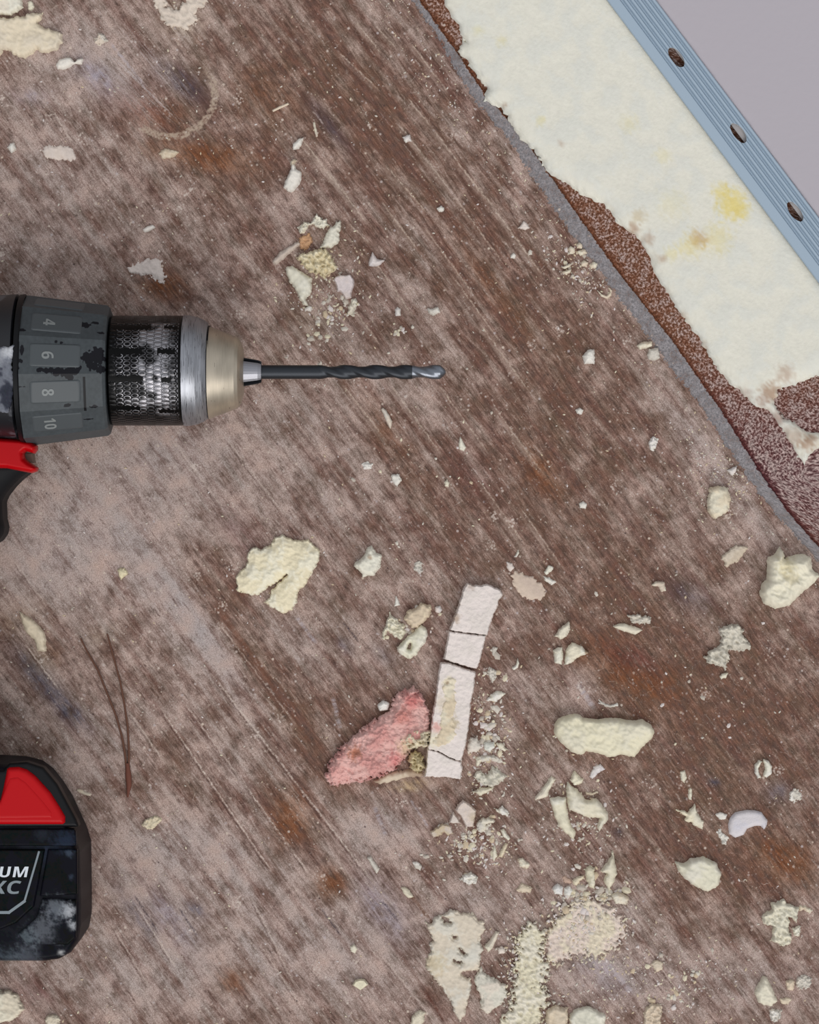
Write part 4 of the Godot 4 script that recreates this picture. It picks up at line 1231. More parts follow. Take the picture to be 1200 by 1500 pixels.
	scrap("foam_shaving", "big curled cream shaving bent like a hook, right of the lens-shaped one", "foam shaving", lump.call(4.5, c8(212, 204, 178), c8(206, 200, 180), 9.0, 1.0), [829.5, 1155, 832, 1145, 840, 1153.5, 846, 1155, 852, 1164, 858, 1171.5, 866, 1172, 874.5, 1168.5, 883.5, 1180.5, 891, 1191, 892, 1203, 886, 1207, 879, 1218, 875, 1213, 879, 1199, 872, 1198, 864, 1198.5, 847.5, 1192, 832.5, 1186.5])
	scrap("foam_chunk", "knob of foam on the upper end of the hook-shaped shaving", "foam chunk", lump.call(3.4, c8(214, 207, 180), pale, 6.0, 0.8), [835.5, 1142, 838, 1134, 841.5, 1129, 847.5, 1135.5, 855, 1141, 853, 1148, 847.5, 1150, 840, 1150])
	scrap("plaster_flake", "thin bluish-white flake above the hook-shaped shaving", "plaster flake", flake.call(1.2, c8(190, 184, 190), lilac, 0.8), [864, 1138.5, 867, 1129, 870, 1123.5, 879, 1119, 886.5, 1126.5, 876, 1134, 868.5, 1141])
	scrap("foam_shaving", "slender curved shaving just inside the bend of the hook-shaped one", "foam shaving", flake.call(1.6, tan, cream, 0.7), [857, 1158, 862, 1161, 870, 1161, 877, 1158, 876, 1162, 866, 1165, 859, 1164])
	scrap("foam_shaving", "narrow leaf of foam over the upper edge of the sawdust heap", "foam shaving", flake.call(3.5, c8(206, 198, 168), cream, 1.0), [856, 1274, 864, 1267.5, 872, 1272, 872, 1290, 871.5, 1302, 864, 1301, 859.5, 1290])
	scrap("foam_shaving", "upright leaf of foam with a tail, topmost on the sawdust heap's upper edge", "foam shaving", flake.call(4.0, c8(210, 202, 176), cream, 1.0), [886, 1267.5, 891, 1261, 895.5, 1254, 897.5, 1243.5, 900, 1254, 902, 1267, 904.5, 1279.5, 900, 1294, 894, 1300.5, 896, 1312, 891, 1311, 889.5, 1299, 883.5, 1290, 889, 1280, 879, 1276.5])
	scrap("plaster_crumb", "left bright white crumb of the pair at the heap's upper left", "plaster crumb", lump.call(3.6, c8(216, 216, 216), white, 6.0), [809, 1302, 812, 1297, 817.5, 1294.5, 825, 1299.5, 823.5, 1311, 813, 1310])
	scrap("plaster_crumb", "right bright white crumb of the pair at the heap's upper left", "plaster crumb", lump.call(3.4, c8(214, 213, 208), white, 6.0), [827, 1301, 831, 1298, 835.5, 1298, 839.5, 1305, 835.5, 1312.5, 827, 1311])
	scrap("foam_chunk", "white and tan chunk at the heap's upper right tip", "foam chunk", lump.call(4.0, c8(216, 208, 190), tan, 7.0, 1.0), [895.5, 1313, 900, 1308, 904.5, 1306, 915, 1309.5, 923, 1317, 916.5, 1326, 903, 1324.5])
	scrap("foam_shaving", "bent shaving lying left of the narrow leaf on the heap", "foam shaving", flake.call(2.2, c8(208, 194, 164), cream, 0.8), [838, 1290, 846, 1284, 855, 1283, 857, 1288, 850, 1290, 846, 1297, 840, 1297])
	scrap("plaster_crumb", "brownish flat crumb left of the bent shaving above the heap", "plaster crumb", flake.call(1.6, c8(164, 128, 110), dirt, 0.8), [823, 1286, 828, 1282, 836, 1288, 838, 1294, 828, 1294])

	# right of the plaster strip
	var beside := "foam flakes beside the plaster strip"
	scrap("foam_flake", "grey-white flake touching the lower right side of the plaster strip", "foam flake", lump.call(2.8, c8(204, 194, 184), grey, 6.0, 1.0), [685, 1092, 689, 1081, 699, 1081, 706.5, 1094, 699, 1102, 685, 1103], beside)
	scrap("foam_flake", "pale bluish flake in the middle of a row of three right of the strip", "foam flake", lump.call(3.0, c8(204, 206, 198), white, 6.0, 0.8), [708, 1088, 716, 1086, 724, 1087, 725.5, 1094, 717.5, 1103, 710, 1099], beside)
	scrap("foam_flake", "cream flake at the right end of a row of three right of the strip", "foam flake", lump.call(2.6, cream, pale, 5.0, 0.8), [727, 1089, 735, 1088, 744.5, 1098.5, 740, 1101, 729, 1095], beside)
	scrap("foam_flake", "flat cream flake lying under the row of three right of the strip", "foam flake", flake.call(2.2, cream, grey, 1.4), [695.5, 1110, 710, 1107, 724, 1106.5, 729, 1113, 716, 1114, 705, 1117, 698, 1124], beside)
	scrap("foam_shred", "large ragged foam shred right of the strip's bottom piece, notched at the top", "foam shred", shred.call(3.5, c8(200, 196, 180), c8(190, 184, 168), 2.0), [694, 1138, 700, 1129, 705, 1130, 711, 1136.5, 716, 1132, 721, 1122, 732, 1129, 746, 1138, 740, 1141, 733.5, 1148, 721, 1154, 705, 1149])
	scrap("foam_shaving", "smooth cream shaving below the large notched shred", "foam shaving", lump.call(2.6, cream, c8(204, 196, 170), 5.0, 0.8), [692, 1160, 705, 1154, 716, 1153, 727, 1152.5, 716, 1160, 705, 1166])
	scrap("plaster_chip", "angular pink plaster chip below the plaster strip", "plaster chip", {"h": 3.5, "mode": 3, "rag": 0.6, "color": c8(214, 200, 190), "color2": c8(212, 196, 182), "mat": "plaster", "stains": [[694, 1196, 8, tan, 0.6]]}, [667, 1186, 672, 1178, 678, 1171.5, 688, 1178, 698, 1187, 696, 1200, 694, 1211, 683, 1212.5, 676.5, 1198])
	scrap("plaster_chip", "small three-cornered chip broken off the angular pink plaster chip", "plaster chip", {"h": 2.6, "mode": 3, "rag": 0.5, "color": c8(212, 200, 190), "mat": "plaster"}, [657.5, 1206, 661, 1196, 664, 1189.5, 670, 1197, 675, 1206])
	scrap("plaster_chip", "flat cracked pink chip left of the small three-cornered one", "plaster chip", {"h": 2.4, "mode": 3, "rag": 0.8, "color": c8(206, 192, 180), "color2": tan, "mat": "plaster"}, [630.5, 1219, 640, 1212, 648, 1205.5, 662, 1211, 664, 1221, 656, 1224, 650, 1218, 646, 1224, 635, 1227])
	scrap("foam_chunk", "hooked pale chunk right of the angular pink plaster chip", "foam chunk", lump.call(2.8, c8(204, 196, 178), grey, 5.0, 1.2), [698.5, 1208, 705, 1198, 714, 1198, 724, 1200, 724, 1206, 713, 1208, 711, 1216, 704, 1220, 697, 1214])
	scrap("foam_flake", "white flake with a little knob, upper right of the angular pink chip", "foam flake", lump.call(2.4, pale, white, 5.0, 1.0), [724, 1184, 730, 1185, 735, 1180, 746, 1190.5, 744.5, 1196, 732, 1192])
	scrap("foam_shaving", "straight pale stick, upper one of the sticks right of the pink chip", "foam shaving", lump.call(2.4, pale, cream, 4.0, 0.5), [733.5, 1216, 738, 1214, 748, 1228.5, 744.5, 1231.5, 736.5, 1225])
	scrap("foam_shaving", "bent tapering stick at the bottom of the scatter under the pink chip", "foam shaving", lump.call(2.0, cream, pale, 4.0, 0.6), [721, 1247, 724, 1238, 727, 1244, 729, 1254, 724, 1262, 721, 1256])
	scrap("foam_shaving", "slanting tan stick between the straight stick and the bent one", "foam shaving", lump.call(2.2, c8(204, 188, 156), cream, 4.0, 0.5), [730, 1255, 735, 1244, 740, 1235, 744.5, 1236, 741, 1246, 736, 1257])
	scrap("foam_crumb", "tan crumb right of the slanting stick", "foam crumb", flake.call(2.0, tan, cream, 1.0), [757, 1259, 766, 1257, 776, 1266, 772, 1274, 763, 1271])
	scrap("foam_flake", "pale flake beside the strip's longest piece, with a pointed right end", "foam flake", flake.call(2.0, pale, white, 1.0), [711, 1027, 719, 1018, 726, 1012, 733, 1013, 742, 1016, 734, 1022, 727, 1028])
	scrap("foam_flake", "broken white flakelet right of the wide crack in the strip", "foam flake", shred.call(1.8, white, grey, 1.6), [712, 982, 719, 977, 728, 982, 727, 991, 722, 1002, 717, 995])
	scrap("foam_flake", "pale flakelet right of the strip's second piece", "foam flake", flake.call(1.6, grey, white, 1.0), [718, 952, 723, 948, 729, 949, 727, 956, 723, 961])
	scrap("foam_shaving", "white crescent paring lying clear to the right of the plaster strip", "foam shaving", lump.call(1.8, white, pale, 3.0, 0.4), [750, 979, 756, 973, 758.5, 964, 761, 971, 759, 978, 753, 982])

	# torn foam above the strip
	scrap("foam_shred", "pale torn foam flake, left one of the torn group above the plaster strip", "foam shred", shred.call(3.5, c8(208, 202, 178), pale, 1.4), [562, 922, 567, 910, 571, 896, 576, 903, 580, 907, 587, 913, 592, 916, 595, 928, 589, 937, 577, 932, 567, 925, 563, 937, 559, 935])
	scrap("foam_chunk", "tan rounded lump in the torn group above the plaster strip", "foam chunk", lump.call(4.5, c8(190, 168, 140), c8(204, 184, 150), 7.0, 1.2), [592, 908, 596, 896, 602, 893, 608, 890, 618, 883, 631, 887, 632.5, 899, 624, 910, 612, 920, 603, 920])
	scrap("foam_shred", "greenish-white torn flake, lowest of the torn group above the plaster strip", "foam shred", lump.call(4.0, c8(210, 207, 184), pale, 7.0, 1.4), [627, 922, 626, 932, 624, 940, 616, 951, 609, 960, 600, 967, 591, 960, 584, 957, 581, 948, 592, 937, 599, 931, 606, 925, 616, 914], "", [pts([598, 944, 602, 943, 601, 951, 597, 950])])
	scrap("foam_crumb", "tiny three-cornered white bit above the torn group", "foam crumb", flake.call(1.6, white, pale, 0.5), [580, 872, 584, 879, 587, 887, 578, 888])
	scrap("plaster_crumb", "pale square crumb at the upper right of the torn group, near the strip", "plaster crumb", lump.call(2.0, lilac, pink, 4.0), [637, 889, 645, 887, 648, 894, 644, 899, 637, 897])
	scrap("foam_crumb", "pale smudge of foam right of the small pointed white chunk", "foam crumb", shred.call(1.6, grey, c8(176, 170, 164), 1.8), [606, 828, 612, 822, 619, 826, 620, 836, 613, 841, 607, 836])
	scrap("plaster_dust_patch", "thin pinkish-beige dusty flake right of the strip's ragged top end", "plaster flake", flake.call(0.8, c8(190, 166, 148), c8(180, 156, 140), 2.4), [750, 843, 754, 836, 764, 840, 780, 845, 794, 856, 801, 868, 793, 878, 777, 880, 762, 872, 753, 858])
	scrap("foam_crumb", "pink-white chip touching the top of the pinkish-beige dusty flake", "foam crumb", flake.call(1.4, pink, lilac, 0.6), [742, 823, 750, 825, 754, 832, 748, 838, 743, 833])
	scrap("foam_crumb", "white bit right of the pinkish-beige dusty flake, upper of two", "foam crumb", flake.call(1.5, white, pale, 0.8), [797, 838, 803, 828, 812, 831, 808, 837, 801, 842])
	scrap("foam_crumb", "white bit right of the pinkish-beige dusty flake, lower of two", "foam crumb", flake.call(1.6, white, pale, 0.8), [796, 844, 806, 846, 815, 853, 808, 857, 799, 851])

	# the torn group under the tip of the ridges, above the drill bit
	scrap("plaster_sliver", "greyish-pink flat sliver at the left of the torn foam above the drill bit", "plaster sliver", flake.call(2.0, c8(182, 164, 150), c8(176, 158, 146), 0.8), [398, 385, 407.5, 371, 422, 362, 437, 353, 441, 358, 427.5, 368, 415, 380, 404, 388])
	scrap("foam_chunk", "blunt cream nub at the upper left of the torn foam above the drill bit", "foam chunk", shred.call(3.4, cream, pale, 1.2), [436, 334, 441, 329, 446, 324, 455, 327, 450, 334, 446, 341, 440, 343])
	scrap("foam_shred", "frayed white tuft at the top of the torn foam above the drill bit", "foam shred", shred.call(3.4, c8(214, 209, 194), pale, 2.2), [455, 328, 459, 320, 463, 315, 470, 319, 478, 321, 482, 330, 472, 335, 464, 332])
	scrap("foam_slice", "upright pale slice at the right of the torn foam above the drill bit", "foam slice", flake.call(3.6, c8(208, 204, 188), pale, 1.4), [468, 364, 474, 351, 480, 336, 490, 328, 498, 321.5, 500, 330, 496.5, 342, 497, 356, 488, 362, 478, 363])
	scrap("foam_chunk", "yellow crumbling chunk in the middle of the torn foam above the drill bit", "foam chunk", shred.call(5.5, c8(206, 190, 148), c8(212, 200, 166), 2.4), [434, 376, 441, 371, 447.5, 370, 457, 366, 466, 363.5, 478, 365, 487, 377, 491, 384, 495, 391, 487, 400, 481, 402, 475, 406.5, 466, 402, 460, 400, 450.5, 397, 444, 391, 440, 384], "", [pts([442, 391, 447, 388, 448, 395, 444, 396])])
	scrap("foam_slice", "long pale slice tapering downwards, lowest of the torn foam above the drill bit", "foam slice", lump.call(4.0, c8(212, 208, 188), pale, 8.0, 1.2), [417.5, 391, 423, 389, 429, 390, 441, 397, 457, 408, 458, 420, 453.5, 432.5, 447.5, 439, 452, 448, 447, 449, 440, 440, 435, 428, 428, 418, 423, 411, 419, 400])
	scrap("rust_crumb", "rusty orange crumb in the torn foam above the drill bit", "rust crumb", shred.call(1.8, c8(170, 116, 72), c8(150, 98, 62), 1.5), [438, 348, 446, 344, 453.5, 342, 459, 352, 453, 361, 446, 367, 440, 364])
	scrap("plaster_chip", "mushroom-shaped pale pink plaster chip right of the tapering slice", "plaster chip", {"h": 3.6, "mode": 3, "rag": 0.7, "color": c8(214, 202, 200), "color2": c8(210, 196, 190), "mat": "plaster"}, [488, 409.5, 492, 405, 496.5, 403, 505, 403, 513, 402, 519, 409.5, 518, 420, 515, 428, 515, 436, 507, 439, 502, 432, 499, 427, 493.5, 428, 493, 417])
	scrap("foam_shred", "frayed cream flake under the mushroom-shaped pink chip", "foam shred", shred.call(2.6, c8(206, 198, 180), pale, 1.8), [510, 448, 515, 440, 523, 433, 523, 443, 521, 452.5, 518, 463, 509, 459])
	scrap("foam_crumb", "squarish crumb at the lower tip of the tapering slice", "foam crumb", lump.call(2.2, pink, white, 4.0), [446, 451, 452, 448, 457, 449, 456, 456, 447, 456])
	scrap("plaster_chip", "white folded chip, alone to the right of the torn foam above the drill bit", "plaster chip", {"h": 3.2, "mode": 1, "rag": 0.4, "rim": 6.0, "color": c8(216, 206, 202), "color2": lilac, "mat": "plaster"}, [539.5, 385, 542, 377, 545.5, 369, 549, 374, 553, 379, 564, 381, 558, 387, 552, 390.5, 541, 389.5])
	scrap("foam_chunk", "small white oval bit above the knobbed white chunk near the ridged wood", "foam chunk", lump.call(2.8, c8(216, 210, 202), white, 5.0), [429, 219.5, 429, 210, 436, 204, 445, 200.5, 443, 209, 438, 218])
	scrap("foam_chunk", "white chunk with a beige curled knob near the ridged wood", "foam chunk", lump.call(4.0, c8(214, 209, 202), white, 7.0, 0.8).merged({"stains": [[430, 237, 8, tan, 0.8]]}), [414.5, 275, 417, 266, 420.5, 257.5, 426, 247, 425, 236, 431, 232, 436, 234, 432, 240, 434, 247, 442, 252, 441, 266, 435, 275, 427, 282])
	scrap("plaster_crumb", "rounded white pebble on the ridged wood", "plaster crumb", lump.call(2.6, lilac, white, 5.0), [589.5, 200.5, 594, 199, 601, 196, 603, 206.5, 594, 208.5])
	scrap("plaster_crumb", "small white crumb on the ridged wood, lower one toward the seam", "plaster crumb", lump.call(2.0, white, pale, 4.0), [640, 305, 646, 301, 651, 304, 650, 310, 643, 311])
	scrap("plaster_crumb", "round white crumb below and left of the curled one, above the drill bit", "plaster crumb", lump.call(2.4, lilac, white, 5.0), [578, 453, 582, 450, 587, 451.5, 587, 462, 579, 463])
	scrap("foam_crumb", "curled whitish crumb right of the round one, above the drill bit", "foam crumb", lump.call(2.4, white, grey, 4.0), [626, 451, 634, 452, 642, 449, 645, 457, 634, 463, 627.5, 459])
	scrap("wood_splinter", "short pale splinter lying level on the ridged wood", "splinter", flake.call(1.2, c8(208, 188, 164), cream, 0.2), [398.5, 161, 410, 155, 422, 150, 423.5, 153, 412, 158.5, 400, 164])
	scrap("wood_splinter", "short pale splinter standing upright on the ridged wood", "splinter", flake.call(1.2, c8(196, 178, 160), cream, 0.2), [458, 179, 461, 178, 464, 189, 466, 200, 463, 200.5, 460, 189])

	# along the seam
	scrap("plaster_crumb", "largest bright white crumb on the brown board between drill bit and seam", "plaster crumb", lump.call(4.0, c8(220, 216, 210), white, 7.0), [853, 521, 858, 516, 861, 512, 871, 511, 872, 524, 871, 533, 856, 533])
	scrap("foam_crumb", "cream crumb, left of two lying against the seam below its middle", "foam crumb", lump.call(2.6, c8(200, 182, 156), cream, 5.0), [933, 506, 938, 502, 944, 500, 956, 500, 955, 507, 946, 511, 937, 512])
	scrap("plaster_crumb", "greyish square crumb, right of two lying against the seam below its middle", "plaster crumb", lump.call(2.8, c8(182, 172, 162), grey, 5.0), [948, 519, 951, 511, 965, 509, 967, 524, 960, 529, 950, 526])
	var seam_group := "cream crumbs in the little heap against the upper seam"
	for p in [[832, 364, 836, 360, 842, 363, 843, 371, 834, 372], [845, 358, 849, 355, 854, 358, 853, 364, 845, 364], [846, 368, 857, 364, 861, 371, 850, 375], [851, 385, 856, 381, 862, 384, 860, 391, 852, 390], [863, 388, 870, 383, 876, 386, 874, 392, 865, 394], [819, 391, 828, 389, 836, 386, 837, 390, 828, 394], [823, 398, 830, 396, 837, 394, 836, 400, 826, 402]]:
		scrap("seam_crumb", "small cream crumb in the little heap against the upper part of the seam", "foam crumb", lump.call(2.4, c8(206, 188, 164), cream, 5.0), p, seam_group)
	scrap("foam_shaving", "cream hook-shaped paring by the seam, below the little heap of crumbs", "foam shaving", lump.call(2.0, c8(206, 188, 164), cream, 4.0, 0.4), [875, 425, 881, 430, 888, 433, 894, 428, 891, 420, 897, 425, 896, 433, 890, 438, 881, 434])
	scrap("foam_crumb", "pale crumb above the little heap of crumbs by the seam", "foam crumb", lump.call(2.2, pink, lilac, 4.0), [759, 334, 763, 330, 767, 323, 773, 328, 777, 334, 770, 337])
	scrap("foam_crumb", "small white pebble, below the pale crumb near the upper seam", "foam crumb", lump.call(2.0, white, lilac, 4.0), [747, 374, 752, 370, 757, 374, 754, 379, 748, 378])
	scrap("plaster_crumb", "angled white grain on the bare brown board below the drill tip's level", "plaster crumb", lump.call(2.0, white, lilac, 4.0), [843, 600, 850, 597, 855, 601, 852, 607, 845, 606])
	scrap("plaster_crumb", "white grain on the dusty patch beside the lower seam", "plaster crumb", shred.call(1.8, white, lilac, 1.2), [950, 648, 957, 640, 966, 642, 962, 652, 958, 662, 952, 658])
	scrap("plaster_crumb", "bright white grain, alone left of the square-shouldered chunk", "plaster crumb", lump.call(2.0, white, lilac, 4.0), [848, 738, 855, 734, 861, 738, 858, 745, 850, 744])

	# the darker board at the right
	scrap("foam_flake", "smooth cream flake under a shredded grey one, on the dark board", "foam flake", lump.call(2.6, c8(210, 200, 178), cream, 6.0), [897, 918, 905, 914, 913, 913, 922, 916, 930.5, 918, 943, 923, 930.5, 930, 915, 925])
	scrap("foam_shred", "shredded grey flake lying over the smooth cream one, on the dark board", "foam shred", shred.call(2.6, c8(188, 180, 166), grey, 2.0), [920, 902, 927, 900, 934, 899, 946, 903, 957, 902, 951.5, 913, 937.5, 915, 926, 912])
	scrap("foam_crumb", "hooked beige crumb on the dark board, above the shredded grey flake", "foam crumb", lump.call(2.4, c8(196, 178, 158), cream, 5.0), [955, 857, 960, 852, 966, 851, 974, 853, 976, 865.5, 969, 867, 965, 860])
	scrap("foam_shred", "large grey crumbly foam shred with two lobes, on the dark board", "foam shred", shred.call(4.0, c8(184, 178, 164), c8(196, 190, 174), 2.6), [1053, 921.5, 1062, 917, 1074, 913, 1082, 915, 1090, 921.5, 1090, 934, 1100, 941, 1098.5, 951, 1081, 955, 1070.5, 951, 1067, 967, 1063, 982, 1055, 977, 1049.5, 974, 1037, 970.5, 1032, 962, 1046, 951, 1055, 945, 1057, 934])
	scrap("foam_crumb", "small cream crumb at the foot of the two-lobed grey shred", "foam crumb", lump.call(1.8, cream, grey, 4.0), [1054, 990, 1060, 986, 1068, 985, 1064, 993, 1057, 995])
	scrap("foam_chunk", "pointed pale chunk above the split white one, right of the plaster strip", "foam chunk", lump.call(3.0, c8(206, 198, 178), cream, 5.0, 1.0), [813, 932, 819, 922, 825.5, 916, 834, 909, 836, 923, 830, 932, 822, 937])
	scrap("foam_chunk", "left half of a split cream foam chunk, right of the plaster strip", "foam chunk", lump.call(3.4, c8(214, 207, 184), pale, 6.0, 0.6), [810, 953, 817, 949, 824, 948.5, 826, 960, 823, 974, 813, 971])
	scrap("foam_chunk", "right half of a split cream foam chunk, with a brown tip", "foam chunk", lump.call(3.6, c8(214, 205, 180), pale, 6.0, 0.6).merged({"stains": [[861, 956, 5, dirt, 0.8]]}), [827, 974, 829, 953, 833, 946, 838, 941, 852, 946, 863, 956.5, 846.5, 963.5, 836, 972])
	scrap("foam_crumb", "curved white fleck in the dust patch above the long rounded piece", "foam crumb", flake.call(1.2, white, grey, 0.8), [876, 1024, 884, 1029, 895, 1033, 904, 1030, 906, 1034, 893, 1037, 880, 1032])

	# left side
	scrap("foam_flake", "long beige flake on the dusty board above the battery", "foam flake", flake.call(3.0, c8(206, 188, 158), c8(212, 196, 168), 0.8), [27.5, 896, 33, 899, 38.5, 902, 48, 908, 58, 918, 64, 925, 67, 932, 68, 954, 61, 955, 55, 954, 49.5, 937.5, 42, 931, 36, 924])
	scrap("foam_crumb", "yellowish two-pointed crumb on the dusty board, above the pine needles", "foam crumb", flake.call(1.8, c8(208, 194, 152), yel, 0.8), [171, 835, 176, 831, 181.5, 832, 188, 840, 182, 845, 177, 849.5])
	scrap("foam_crumb", "yellowish ragged crumb right of the battery's top", "foam crumb", shred.call(1.6, c8(196, 182, 150), tan, 1.6), [206, 1208, 214, 1200, 226, 1194, 238, 1199, 232, 1208, 218, 1216])
	scrap("foam_shaving", "thin pale curl beside the battery's rounded top corner", "foam shaving", flake.call(1.2, c8(182, 168, 148), tan, 0.5), [110, 1157, 117, 1156, 125, 1159, 134, 1163, 132, 1166, 124, 1165, 115, 1161])
	scrap("foam_chunk", "cream ragged chunk at the lower left corner, below the battery", "foam chunk", lump.call(3.4, c8(208, 196, 172), cream, 7.0, 1.8), [-12, 1452, 8, 1450, 22, 1454, 30, 1464, 36, 1480, 26, 1490, 14, 1497, -12, 1499])
	scrap("foam_chunk", "smaller cream chunk right of the ragged one at the lower left corner", "foam chunk", lump.call(2.8, c8(204, 190, 166), cream, 6.0, 1.2), [66, 1490, 74, 1485, 86, 1489, 90, 1508, 66, 1508])
	scrap("foam_slice", "broad beige foam slice with a scalloped lower edge, upper left corner", "foam slice", flake.call(4.0, c8(212, 196, 168), c8(206, 192, 168), 1.4), [-24, 22, 0, 24, 14, 27, 25.5, 23, 37, 24, 38, 18, 50, 19, 62, 18, 61, 27, 55, 34, 68, 41, 85, 46, 91, 50, 91, 62, 82, 74, 68, 77, 59.5, 76.5, 52, 71, 47, 79, 41, 83, 35, 85, 28, 83, 21, 81, 16, 76, 11, 72, 4, 73, 0, 83, -24, 88])
	scrap("foam_slice", "pale foam slice above the broad beige one, at the upper left corner", "foam slice", flake.call(4.0, c8(214, 204, 186), pale, 1.2), [-24, -14, 31, -14, 33, 2, 33, 11, 24, 17, 17, 22, -24, 20])
	scrap("foam_crumb", "short upright pale bit right of the pale slice at the top edge", "foam crumb", flake.call(1.8, pink, cream, 0.8), [40, 2, 47, 1, 50, 10, 46, 17, 41, 14])
	scrap("plaster_chip", "glossy white oblong chip with a small tail, below the broad beige slice", "plaster chip", lump.call(3.0, c8(222, 216, 208), white, 6.0, 0.4), [81, 95, 86, 87, 94, 84.5, 103, 83.5, 109, 90.5, 113, 86, 122, 85, 120, 94, 109, 93, 103, 98, 92, 102, 84, 101])
	scrap("plaster_dust_patch", "thin white plaster smear with frayed ends, left side above the drill", "plaster flake", flake.call(0.9, c8(206, 188, 178), c8(198, 182, 174), 2.2), [60, 220, 66, 215, 73, 213, 90, 213, 103.5, 215.5, 112, 229.5, 106, 236, 84, 233, 70, 233])
	scrap("plaster_crumb", "white rounded crumb left of the thin white plaster smear", "plaster crumb", lump.call(2.6, c8(214, 200, 188), white, 5.0), [10, 216, 15, 210, 21, 208.5, 24, 220, 16, 224])
	scrap("foam_flake", "beige pointed flake under the worn dust ring", "foam flake", flake.call(2.0, c8(186, 164, 134), tan, 0.8), [232, 225, 237, 219, 243.5, 217, 263, 222.5, 255, 230, 238, 233])
	scrap("plaster_chip", "small white oblong chip with square ends, above the drill", "plaster chip", lump.call(2.0, c8(220, 212, 206), white, 4.0, 0.2), [208.5, 336, 216, 331, 224, 329, 228, 333, 221, 337.5, 212, 341])
	scrap("plaster_dust_patch", "large thin white plaster patch at the top edge, left of the middle", "plaster flake", shred.call(1.4, c8(200, 184, 170), c8(190, 174, 160), 4.0), [218, -12, 246, -12, 244, 8, 262, 13, 280, -12, 312, -12, 302, 6, 286, 18, 288, 34, 270, 44, 252, 38, 240, 36, 232, 18])
	scrap("plaster_dust_patch", "thin white flecked plaster patch just above the drill's chuck", "plaster flake", shred.call(1.0, c8(200, 186, 182), c8(188, 174, 170), 3.0), [187, 392, 200, 386, 212, 380, 222, 379, 238, 381, 236, 394, 243, 405, 240, 415, 230, 412, 220, 402, 205, 403, 193, 400])
	scrap("plaster_crumb", "pale rounded lump under the hatch of scratches, upper left", "plaster crumb", shred.call(2.0, c8(200, 184, 168), grey, 1.6), [138, 56, 146, 49, 156, 52, 158, 60, 148, 66, 140, 64])

	# below the drill
	scrap("foam_shaving", "thin curved paring on the streaked board, below the drill bit", "foam shaving", lump.call(1.8, c8(200, 184, 168), grey, 3.0, 0.3), [558, 599, 561, 597, 566, 601, 571, 609, 575, 617, 572, 629, 568, 622, 563, 610])
	scrap("foam_shaving", "small drop-shaped white paring on the streaked board, right of the curved one", "foam shaving", lump.call(2.0, pale, cream, 4.0, 0.3), [674, 638, 678, 646, 683, 655, 680, 661, 673, 658, 672, 650])
	scrap("plaster_crumb", "bright white ragged crumb in the middle of the streaked board", "plaster crumb", lump.call(2.4, white, pale, 5.0, 1.0), [573.5, 697, 578, 694, 585, 695, 588, 704, 582, 713, 576, 708])
	scrap("foam_crumb", "tiny comma-shaped white crumb above the pinkish-beige dusty flake", "foam crumb", flake.call(1.4, white, pale, 0.5), [753, 816, 757, 810, 759, 803, 761, 810, 757, 817])
	scrap("foam_crumb", "cream speck right of the bright ragged crumb, on the streaked board", "foam crumb", lump.call(1.8, cream, tan, 4.0), [651, 706, 655, 702, 659, 707, 657, 713, 652, 712])
	scrap("plaster_crumb", "paired white dust crumb left of the bright ragged crumb", "plaster crumb", shred.call(1.4, lilac, white, 1.2), [530, 680, 537, 676, 546, 680, 544, 687, 534, 688])

	# lower middle
	scrap("foam_chip", "four-cornered cream chip on the bare streaks at the bottom", "foam chip", {"h": 2.6, "mode": 3, "rag": 0.3, "color": c8(216, 208, 176), "color2": pale}, [516, 1443, 520, 1436.5, 527, 1434, 534, 1434.5, 540, 1442, 528, 1451])
	scrap("foam_chip", "elongated cream chip above the four-cornered one", "foam chip", lump.call(2.4, c8(206, 196, 170), cream, 5.0, 0.4), [587, 1300, 593, 1299, 600, 1304, 606, 1314, 598, 1316, 591, 1309])
	scrap("foam_crumb", "pale crumb above the elongated cream chip, below the pink wool scrap", "foam crumb", lump.call(2.0, grey, white, 4.0), [604, 1263, 611, 1262, 619, 1268, 616, 1276, 608, 1272])
	scrap("foam_crumb", "pale upright crumb up and left of the elongated cream chip", "foam crumb", lump.call(1.8, c8(190, 182, 166), grey, 4.0), [537, 1256, 543, 1254, 556, 1272, 552, 1281, 545, 1270])
	scrap("foam_crumb", "small crumb above the four-cornered chip", "foam crumb", lump.call(1.6, pale, cream, 4.0), [513, 1386, 519, 1383, 524, 1390, 520, 1398, 514, 1394])
	scrap("foam_chunk", "bright white ragged chunk left of the heap, under the plaster chips", "foam chunk", shred.call(2.8, c8(212, 208, 196), white, 2.0), [673.5, 1287.5, 680, 1280, 687, 1277, 700.5, 1284.5, 697.5, 1295, 684, 1296.5])
	scrap("foam_flake", "tan flat flake between the bright ragged chunk and the white pair", "foam flake", flake.call(1.8, c8(192, 174, 148), tan, 1.0), [756, 1304, 760, 1297, 765, 1293.5, 781.5, 1301, 776, 1308, 764, 1308])
